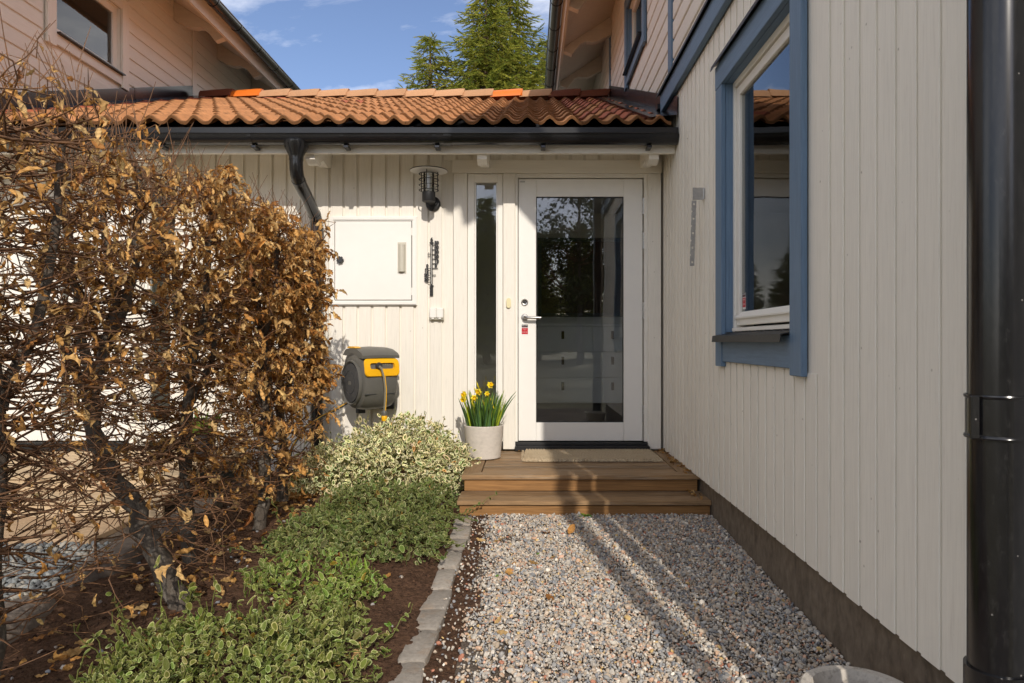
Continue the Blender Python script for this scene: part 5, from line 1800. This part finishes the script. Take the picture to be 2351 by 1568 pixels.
# dry leaf scraps blown into the corner of the landing and along the threshold
N = 150
sx_ = np.concatenate([rng.uniform(1.01, 1.075, 80), rng.uniform(-.1, 1.0, 50), rng.uniform(1.0, 1.08, 20)])
sy_ = np.concatenate([rng.uniform(4.5, 5.46, 80), rng.normal(5.405, .012, 50), rng.uniform(4.24, 4.46, 20)])
sz_ = np.concatenate([np.full(130, DZ - .001), np.full(20, .09)])
pos = np.stack([sx_, sy_, sz_ + rng.uniform(0, .008, N)], -1)
R = frames(rng.normal(size=(N, 3)) * np.array((1, 1, .3)), np.tile([0, 0, 1.0], (N, 1)) + rng.normal(size=(N, 3)) * .6)
V, F, C = scatter(LT[3][0], LT[3][1], pos, R, rng.uniform(.012, .034, N), np.ones((len(LT[3][1]), 3)), LPAL[rng.choice(len(LPAL), N, p=LW)] * rng.uniform(.35, .85, (N, 1)))
arr_obj('leaf_scraps', V, F, M['leaf'], fcol=C, label='dry leaf scraps blown along the landing edge and threshold', cat='leaf litter', kind='stuff')

# ------------------------------------------------------------------ variegated ground-cover shrubs
def var_leaf(inner):
    n = 8
    vs = [(.5, 0, -.05)]
    for s in (inner, 1.0):
        for k in range(n):
            a = 2 * math.pi * k / n
            x_ = .5 + .5 * s * math.cos(a); y_ = .235 * s * math.sin(a) * (1 - .2 * math.cos(a))
            vs.append((x_, y_, .30 * abs(y_) * 1.0 - .12 * (x_ - .5) ** 2 - .03))
    fs, g = [], []
    for k in range(n):
        k2 = (k + 1) % n
        fs.append((0, 1 + k, 1 + k2)); g.append(0)
        fs.append((1 + k, 1 + n + k, 1 + n + k2)); g.append(1)
        fs.append((1 + k, 1 + n + k2, 1 + k2)); g.append(1)
    return np.array(vs, float), np.array(fs), np.array(g)


def euonymus(name, label, mounds, n, inner, green, cream, size, shoots, seed, lean=(0, -.35, .8)):
    """mounds: list of (cx, cy, cz, rx, ry, rz, weight)"""
    r = np.random.default_rng(seed)
    c0 = mounds[0]
    e = empty(name, (c0[0], c0[1], soil_z(c0[0], c0[1])), label=label, cat='shrub', group='variegated evergreen shrubs in the bed')
    wts = np.array([m_[6] for m_ in mounds]); wts = wts / wts.sum()
    which = r.choice(len(mounds), n, p=wts)
    mo = np.array([m_[:6] for m_ in mounds])[which]
    d = nrmz(r.normal(size=(n, 3)) * np.array((1, 1, .9)) + np.array((0, -.25, .55)))
    d[:, 2] = np.abs(d[:, 2]) * np.where(r.uniform(0, 1, n) < .85, 1, -.4)
    lump = np.array([1 + .16 * mnoise.noise(Vector(v_ * 2.6) + Vector((seed, 0, 0))) + .10 * mnoise.noise(Vector(v_ * 6.0) + Vector((seed, 5, 0))) for v_ in d])
    rad = (1 - np.abs(r.normal(size=n)) * .13) * lump
    pos = mo[:, :3] + d * mo[:, 3:] * rad[:, None]
    gz_ = np.array([soil_z(max(-2, p[0]), p[1]) for p in pos])
    pos[:, 2] = np.maximum(pos[:, 2], gz_ + r.uniform(.006, .05, n))
    stems, extra, edir = [], [], []
    for (bx, by, bz, tx_, ty_, tz_) in shoots:
        a = np.array((bx, by, bz)); b = np.array((tx_, ty_, tz_))
        pts = np.array([a + (b - a) * t + r.normal(size=3) * .006 for t in np.linspace(0, 1, 6)])
        stems.append((pts, np.linspace(.0024, .0014, 6)))
        for k in range(max(3, int(np.linalg.norm(b - a) / .022))):
            t = r.uniform(.12, 1.02); extra.append(a + (b - a) * t); dd = r.normal(size=3) + np.array((0, -.2, .3)); edir.append(dd)
    for k in range(n // 14):
        q = pos[r.integers(n)]; m_ = mo[r.integers(n)]
        b = np.array((m_[0] + r.normal() * .15 * m_[3], m_[1] + r.normal() * .15 * m_[4], 0)); b = q + (b - q) * .5; b[2] = max(gz(b[1]) + .0, q[2] - .12)
        stems.append((np.array([b, (q + b) / 2 + r.normal(size=3) * .012 + np.array((0, 0, .01)), q]), np.array((.0022, .0018, .0013))))
    nrm_ = nrmz(d / mo[:, 3:])
    up_ = nrm_ * .55 + np.array(lean) * .5 + r.normal(size=(n, 3)) * .62
    fw_ = r.normal(size=(n, 3)) + nrm_ * .5
    if extra:
        pos = np.concatenate([pos, np.array(extra)]); up_ = np.concatenate([up_, np.tile(np.array(lean), (len(extra), 1)) + r.normal(size=(len(extra), 3)) * .5])
        fw_ = np.concatenate([fw_, np.array(edir)])
    N = len(pos)
    R = frames(fw_, up_)
    sc_ = np.clip(r.lognormal(math.log(size * .92), .30, N), size * .45, size * 1.75)
    sc3 = np.stack([sc_, sc_ * r.uniform(.8, 1.2, N), sc_ * r.uniform(.6, 1.5, N)], -1)
    tint = r.uniform(.72, 1.25, (N, 1)) * np.array([[1, 1, 1]]) * (1 + r.normal(size=(N, 3)) * .06)
    dead = r.uniform(0, 1, N) < .014
    tint[dead] = np.array((1.7, .9, .6)) * .7
    gap_ = np.array([mnoise.noise((p[0] * 7, p[1] * 7, seed)) for p in pos]) > .16 if inner > .7 else np.zeros(N, bool)
    sc_ = np.where(gap_, sc_ * .35, sc_)
    parts = []
    kind_ = r.integers(0, 3, N)
    for q in range(3):
        tv, tf, g = var_leaf(min(.93, inner + (-.1, 0, .1)[q]))
        s_ = kind_ == q
        gcol = np.array(green) * (1, 1.15, .85)[q]
        tc = np.where(g[:, None] == 0, gcol[None], np.array(cream)[None])
        parts.append(scatter(tv, tf, pos[s_], R[s_], sc3[s_], tc, tint[s_]))
    V, F, C = merge(parts)
    arr_obj('leaves', V, F, M['green'], e, fcol=C, smooth=False, kind='stuff')
    V, F = tubes(stems, 4)
    arr_obj('stems', V, F, M['green'], e, fcol=np.tile(np.array((.20, .22, .06)), (len(F), 1)), smooth=True, kind='stuff')
    return e


GREEN, CREAMY = (.12, .17, .035), (.84, .79, .46)
sh_ = []
r0 = np.random.default_rng(5)
for (u, v0, v1) in ((819, 1000, 962), (830, 1010, 958), (966, 990, 948), (975, 985, 942), (905, 990, 935), (1010, 1000, 962), (1020, 995, 955), (740, 1010, 985), (760, 1020, 990), (875, 985, 950), (845, 985, 945), (990, 985, 955)):
    a, b = at(u - 4, v0, 5.0), at(u, v1, 5.02); sh_.append((*a, *b))
for k in range(46):
    u = r0.uniform(700, 1075); v = 985 + 40 * abs((u - 930) / 190) ** 2 + r0.uniform(-8, 26)
    a, b = at(u, v + 25, 4.85), at(u + r0.uniform(-6, 6), v - r0.uniform(6, 22), 4.83); sh_.append((*a, *b))
euonymus('euonymus_shrub', 'bright cream-edged evergreen shrub mounded under the hose reel',
         [(-.94, 4.86, .12, .58, .42, .34, 5), (-1.32, 4.74, .08, .30, .32, .28, 2.2), (-.62, 4.82, .10, .22, .34, .29, 2), (-.84, 4.98, .2, .32, .24, .33, 1.6)],
         7200, .54, GREEN, CREAMY, .035, sh_, 21)
sh_ = []
for k in range(26):
    x_ = r0.uniform(-1.25, -.5); y_ = r0.uniform(3.5, 4.3); sh_.append((x_, y_, .1, x_ + r0.normal() * .06, y_ - r0.uniform(0, .08), .17 + r0.uniform(.05, .13)))
for k in range(16):
    y_ = r0.uniform(3.2, 4.2); x_ = -.5; sh_.append((x_, y_, .08, x_ + r0.uniform(.06, .2), y_ - r0.uniform(-.05, .1), .03 + r0.uniform(0, .05)))
sh_.append((-.40, 4.1, .03, -.19, 4.15, .135)); sh_.append((-.45, 4.05, .03, -.30, 4.1, .06))
for k in range(18):
    x_ = r0.uniform(-1.3, -1.1); y_ = r0.uniform(3.0, 3.9); sh_.append((x_ + .15, y_, .08, x_ - r0.uniform(.0, .1), y_ - r0.uniform(-.05, .1), .05 + r0.uniform(0, .1)))
euonymus('euonymus_shrub', 'low dark green spreading shrub beside the kerb stones',
         [(-.84, 3.98, .04, .40, .36, .20, 4), (-.72, 3.55, .02, .30, .30, .155, 3.2), (-1.08, 3.60, .0, .26, .36, .13, 2), (-.62, 4.3, .02, .2, .2, .17, 1.2)],
         6200, .85, (.105, .14, .032), (.40, .41, .18), .026, sh_, 33)
sh_ = []
for k in range(46):
    x_ = r0.uniform(-1.35, -.5); y_ = r0.uniform(2.05, 2.6); sh_.append((x_, y_, .0, x_ + r0.normal() * .05, y_ - r0.uniform(0, .06), .07 + r0.uniform(.03, .14)))
sh_.append((-1.30, 2.5, .0, -1.36, 2.55, .25)); sh_.append((-1.05, 2.6, .0, -1.02, 2.68, .17)); sh_.append((-.52, 2.5, -.03, -.43, 2.56, .09))
euonymus('euonymus_shrub', 'green spreading shrub with pale leaf edges along the bottom of the photo',
         [(-1.0, 2.28, -.03, .40, .32, .15, 3.2), (-.72, 2.30, -.03, .24, .34, .12, 2.2), (-1.20, 2.24, -.03, .19, .2, .11, 1.2), (-.82, 2.66, -.02, .2, .2, .08, 1.0)],
         3500, .84, (.15, .18, .036), (.46, .47, .19), .025, sh_, 45)
sh_ = []
for k in range(30):
    x_ = r0.uniform(-1.15, -.72); y_ = r0.uniform(2.8, 3.2); sh_.append((x_, y_, .0, x_ + r0.normal() * .05, y_ - r0.uniform(-.04, .06), .05 + r0.uniform(.02, .09)))
euonymus('euonymus_shrub', 'thin light green trailing shrub over bare soil in the bed middle',
         [(-.95, 3.02, .0, .28, .24, .08, 1), (-.76, 2.92, .0, .16, .2, .06, .6)], 900, .84, (.15, .22, .035), (.46, .50, .18), .027, sh_, 57)

# seedlings in the bed and the gravel
spec = []
for (x_, y_, n_) in ((-.78, 3.06, 3), (-.70, 3.05, 3), (-.74, 2.98, 2)):
    for k in range(n_):
        spec.append((Vector((x_ + random.uniform(-.01, .01), y_, soil_z(x_, y_))), Vector((random.uniform(-.2, .2), random.uniform(-.2, .2), 1)), random.uniform(.07, .12), .014, .3, np.array((.24, .36, .04))))
V, F, C = blades(spec)
arr_obj('bulb_shoots', V, F, M['blade'], fcol=C, smooth=True, label='bright green bulb shoots pushing through the trailing shrub', cat='shoots', kind='stuff')
wd = []
for (x_, y_, s) in ((.33, 4.17, .03), (.36, 4.16, .025), (-.52, 2.62, .02), (-.50, 2.45, .018), (-.15, 3.2, .012), (.05, 3.5, .012), (-1.25, 2.45, .05), (-1.22, 2.55, .05), (-1.15, 2.5, .045)):
    for k in range(9):
        a = random.uniform(0, 2 * math.pi)
        z_ = gz(y_) if x_ > -.3 else soil_z(x_, y_)
        wd.append((Vector((x_ + random.uniform(-1, 1) * s * .5, y_ + random.uniform(-1, 1) * s * .5, z_ + .006)), Vector((math.cos(a), math.sin(a), .7)), s * random.uniform(.7, 1.3), s * .4, .9, np.array((.13, .24, .03)) * random.uniform(.7, 1.3)))
V, F, C = blades(wd)
arr_obj('weeds', V, F, M['blade'], fcol=C, smooth=True, label='tiny green weeds sprouting in gravel and soil', cat='weeds', kind='stuff')

# ------------------------------------------------------------------ trees
def spray_tmpl():
    """a spruce twig: short needles all round a thin axis, as pointed faces"""
    r = np.random.default_rng(3)
    vs, fs = [], []
    for k in range(15):
        t = k / 15
        a = k * 2.4
        w = .16 * (1 - .55 * t)
        c = np.array((t * .9, 0, 0)); o_ = np.array((.26, w * math.cos(a), w * math.sin(a)))
        s_ = np.array((0, -math.sin(a), math.cos(a))) * .042
        b = len(vs)
        vs += [c - s_, c + s_, c + o_]
        fs.append((b, b + 1, b + 2))
    b = len(vs)
    vs += [np.array((0, .02, 0)), np.array((0, -.02, .0)), np.array((1.05, 0, 0))]; fs.append((b, b + 1, b + 2))
    vs += [np.array((0, 0, .02)), np.array((0, 0, -.02)), np.array((1.05, 0, 0))]; fs.append((b + 3, b + 4, b + 5))
    return np.array(vs), np.array(fs)


SPR = spray_tmpl()


def spruce_meshes(height, z0, slope, seed, sl_=.30, wide=1.0):
    r = np.random.default_rng(seed)
    pos, fw_, sc_, lines = [], [], [], []
    z = height - .15
    # leader
    for k in range(10):
        pos.append((0, 0, height - .05 * k)); fw_.append((r.normal() * .4, r.normal() * .4, 1.0)); sc_.append(.16 + .01 * k)
    while z > z0:
        R_ = min(3.2, slope * (height - z) ** .92 + .12) * wide
        nb = int(5 + min(5, (height - z) * 1.2))
        a0 = r.uniform(0, 6.28)
        for k in range(nb):
            a = a0 + 6.283 * k / nb + r.normal() * .25
            ln = R_ * r.uniform(.7, 1.15)
            h = np.array((math.cos(a), math.sin(a), 0.0))
            n = max(4, int(ln / .11))
            p = np.array((0, 0, z + r.normal() * .08)); pts = [p]
            for s in range(n):
                t = (s + 1) / n
                d = h + np.array((0, 0, .45 - 1.25 * t + 1.75 * t ** 4)) * (.55 + .2 * min(1, (height - z) / 3))
                p = p + nrmz(d) * ln / n
                pts.append(p)
                if t > .15:
                    m_ = 3
                    for q in range(m_):
                        sd = np.array((-h[1], h[0], 0)) * (1 if q % 2 else -1)
                        dd = h * r.uniform(.1, .8) + sd * r.uniform(.3, .9) * (1 - .5 * t) + np.array((0, 0, -r.uniform(.15, 1.0) * (1 - t * .5) + .2 * t))
                        pos.append(p + r.normal(size=3) * .02); fw_.append(dd); sc_.append(sl_ * r.uniform(.65, 1.25))
            pts = np.array(pts)
            lines.append((pts, np.linspace(.012 + .006 * ln, .004, len(pts))))
        z -= r.uniform(.15, .25)
    pos, fw_, sc_ = np.array(pos), np.array(fw_), np.array(sc_)
    N = len(pos)
    R = frames(fw_, np.tile([0, 0, 1.0], (N, 1)) + r.normal(size=(N, 3)) * .3)
    col = np.array([(.235, .265, .038), (.30, .31, .046), (.17, .21, .032), (.34, .335, .055)])[r.integers(0, 4, N)] * r.uniform(.75, 1.25, (N, 1))
    V, F, C = scatter(SPR[0], SPR[1], pos, R, np.stack([sc_, sc_ * 1.0, sc_ * 1.0], -1), np.ones((len(SPR[1]), 3)), col)
    me = arr_mesh('crown', V, F, M['needle'], C)
    trk = np.array([(0, 0, -.2), (0.02, 0, height * .3), (0, .02, height * .6), (0, 0, height)])
    V, F = tubes([(trk, np.array((.24, .18, .10, .015)))] , 10)
    mt = arr_mesh('trunk', V, F, M['bark_far'], None, True)
    V, F = tubes(lines, 4)
    mb_ = arr_mesh('branches', V, F, M['bark_far'], None, True)
    return me, mt, mb_


def put_tree(name, meshes, loc, rz, label, cat='tree', group=None, scale=1.0):
    e = empty(name, loc, rz, label=label, cat=cat, group=group)
    e.scale = (scale,) * 3
    for nm, me in zip(('crown', 'trunk', 'branches'), meshes):
        o = link_mesh(nm, me, e, (0, 0, 0), world=False)
        if nm == 'branches': o['kind'] = 'stuff'
    return e


sA = spruce_meshes(11.5, 5.2, .43, 11, .34)
sB = spruce_meshes(12.2, 5.2, .45, 12, .34)
sC = spruce_meshes(9.75, 5.2, .46, 13, .28)
sD = spruce_meshes(10.6, 6.0, .42, 14, .26)
sF = spruce_meshes(9.6, .6, .32, 15, .42)
G1 = 'spruces beyond the tiled roof'
put_tree('spruce_tree', sA, (-1.22, 20.0, -.2), .3, 'tall yellow-green spruce, left leader of the pair behind the ridge', group=G1)
put_tree('spruce_tree', sB, (-.55, 21.0, -.2), 1.4, 'tallest spruce behind the ridge, its top cut by the frame', group=G1)
put_tree('spruce_tree', sC, (-2.75, 19.5, -.2), 2.2, 'small spruce with a bare pointed tip, leftmost behind the ridge', group=G1)
put_tree('spruce_tree', sD, (.62, 21.5, -.2), .9, 'slender spruce showing beside the eave of the blue trimmed house', group=G1)


def bare_tree(name, base, height, seed, label, cat='tree', group=None, lean=(0, 0), leaves=0, r0_=.12, path=None):
    r = np.random.default_rng(seed)
    e = empty(name, base, label=label, cat=cat, group=group)
    b = np.array(base)
    if path is None:
        tr_ = np.array([b + np.array((lean[0] * t + r.normal() * .05 * t, lean[1] * t, height * t)) for t in np.linspace(0, 1, 8)])
    else: tr_ = np.array(path)
    V, F = tubes([(tr_, np.linspace(r0_, r0_ * .2, len(tr_)))], 10)
    arr_obj('trunk', V, F, M['bark'], e, smooth=True)
    lines, tips = [], []
    for k in range(int(9 + height * 2)):
        i = r.integers(len(tr_) // 3, len(tr_)); p = tr_[i].copy()
        a = r.uniform(0, 6.28); d = np.array((math.cos(a), math.sin(a), r.uniform(.2, 1.0))); ln = height * r.uniform(.12, .3)
        pts = [p]
        for s in range(6):
            d = d + r.normal(size=3) * .2; pts.append(pts[-1] + nrmz(d) * ln / 6)
            tips.append(pts[-1])
            if s > 1:
                for m_ in range(2):
                    q = [pts[-1]]; dd = d + r.normal(size=3) * .9
                    for w_ in range(4): dd = dd + r.normal(size=3) * .25 + np.array((0, 0, -.08)); q.append(q[-1] + nrmz(dd) * ln * .09); tips.append(q[-1])
                    lines.append((np.array(q), np.linspace(.012, .003, 5) * min(1, height / 9)))
        lines.append((np.array(pts), np.linspace(r0_ * .35, r0_ * .06, 7)))
    V, F = tubes(lines, 4)
    arr_obj('branches', V, F, M['twig'], e, smooth=True, kind='stuff')
    if leaves:
        tips = np.array(tips)
        P = tips[r.integers(0, len(tips), leaves)] + r.normal(size=(leaves, 3)) * height * .022
        R = frames(r.normal(size=(leaves, 3)), r.normal(size=(leaves, 3)))
        tv = np.array([(0, 0, 0), (.5, .3, .05), (1, 0, 0), (.5, -.3, .05)]); tf = np.array([(0, 1, 2, 3)])
        col = np.array([(.045, .065, .02), (.07, .085, .025), (.035, .05, .018)])[r.integers(0, 3, leaves)]
        V, F, C = scatter(tv, tf, P, R, r.uniform(.12, .3, leaves), np.ones((1, 3)), col)
        arr_obj('crown', V, F, M['needle'], e, fcol=C, kind='stuff')
    return e


# trees across the street, seen mirrored in the door and the side light
G2 = 'trees across the street mirrored in the door glass'
bare_tree('pine_tree', (2.6, -25, -.2), 12.0, 71, 'airy pine mirrored in the upper left of the door glass', group=G2, leaves=6000, r0_=.16)
bare_tree('pine_tree', (5.4, -27, -.2), 13.0, 72, 'airy pine mirrored in the upper right of the door glass', group=G2, leaves=7000, r0_=.18)
put_tree('spruce_tree', sF, (-2.3, -26, -.2), 1.0, 'dark pointed spruce mirrored in the narrow side window', group=G2, scale=.93)
for k, (x_, y_, s_) in enumerate(((-15, -34, 1.0), (-11, -33, .95), (-7.6, -35, 1.05), (-2.8, -34, .92), (.6, -33, .98), (3.4, -35, 1.1), (6.2, -33, 1.0), (9.2, -35, 1.1), (12.2, -33, 1.02), (15.5, -34, 1.1), (19, -34, 1.0))):
    put_tree('spruce_tree', sF, (x_, y_, -.2), k * 1.3, 'dark spruce number %s from the left of the row mirrored across the street' % ('one two three four five six seven eight nine ten eleven'.split()[k]), group='spruce row across the street', scale=s_ * .86)
# the slim bare tree in front of the gable that throws the soft stripe over the gravel
bt = empty('bare_tree', (1.19, -.80, -.15), label='slim bare tree whose shadow stripes the gravel', cat='tree')
tp = [(1.19, -.8, -.15), (1.185, -.8, .8), (1.19, -.8, 1.8), (1.19, -.8, 2.6), (1.20, -.8, 3.0), (1.25, -.8, 3.3), (1.33, -.8, 3.6), (1.42, -.8, 3.9), (1.55, -.8, 4.4)]
V, F = tubes([(np.array(tp), np.array((.065, .058, .054, .052, .052, .052, .05, .045, .03)))], 12)
arr_obj('trunk', V, F, M['bark'], bt, smooth=True)
V, F = tubes([(np.array([(1.25, -.8, 3.3), (1.5, -.85, 3.7), (1.9, -.9, 4.1), (2.3, -.95, 4.3)]), np.array((.03, .025, .018, .008))),
              (np.array([(1.42, -.8, 3.9), (1.5, -.6, 4.4), (1.65, -.5, 5.0), (1.7, -.45, 5.5)]), np.array((.03, .025, .018, .008))),
              (np.array([(1.33, -.8, 3.6), (1.7, -1.0, 3.8), (2.1, -1.1, 3.9)]), np.array((.025, .02, .008)))], 8)
arr_obj('limbs', V, F, M['bark'], bt, smooth=True, kind='stuff')
bpy.context.view_layer.update()
# lettering and numerals become plain meshes
dg = bpy.context.evaluated_depsgraph_get()
for o in [o for o in bpy.data.objects if o.type == 'FONT']:
    me = bpy.data.meshes.new_from_object(o.evaluated_get(dg))
    n = bpy.data.objects.new('x', me); COL.objects.link(n)
    n.parent = o.parent; n.location = o.location; n.rotation_euler = o.rotation_euler
    nm = o.name; bpy.data.objects.remove(o, do_unlink=True); n.name = nm
bpy.context.view_layer.update()
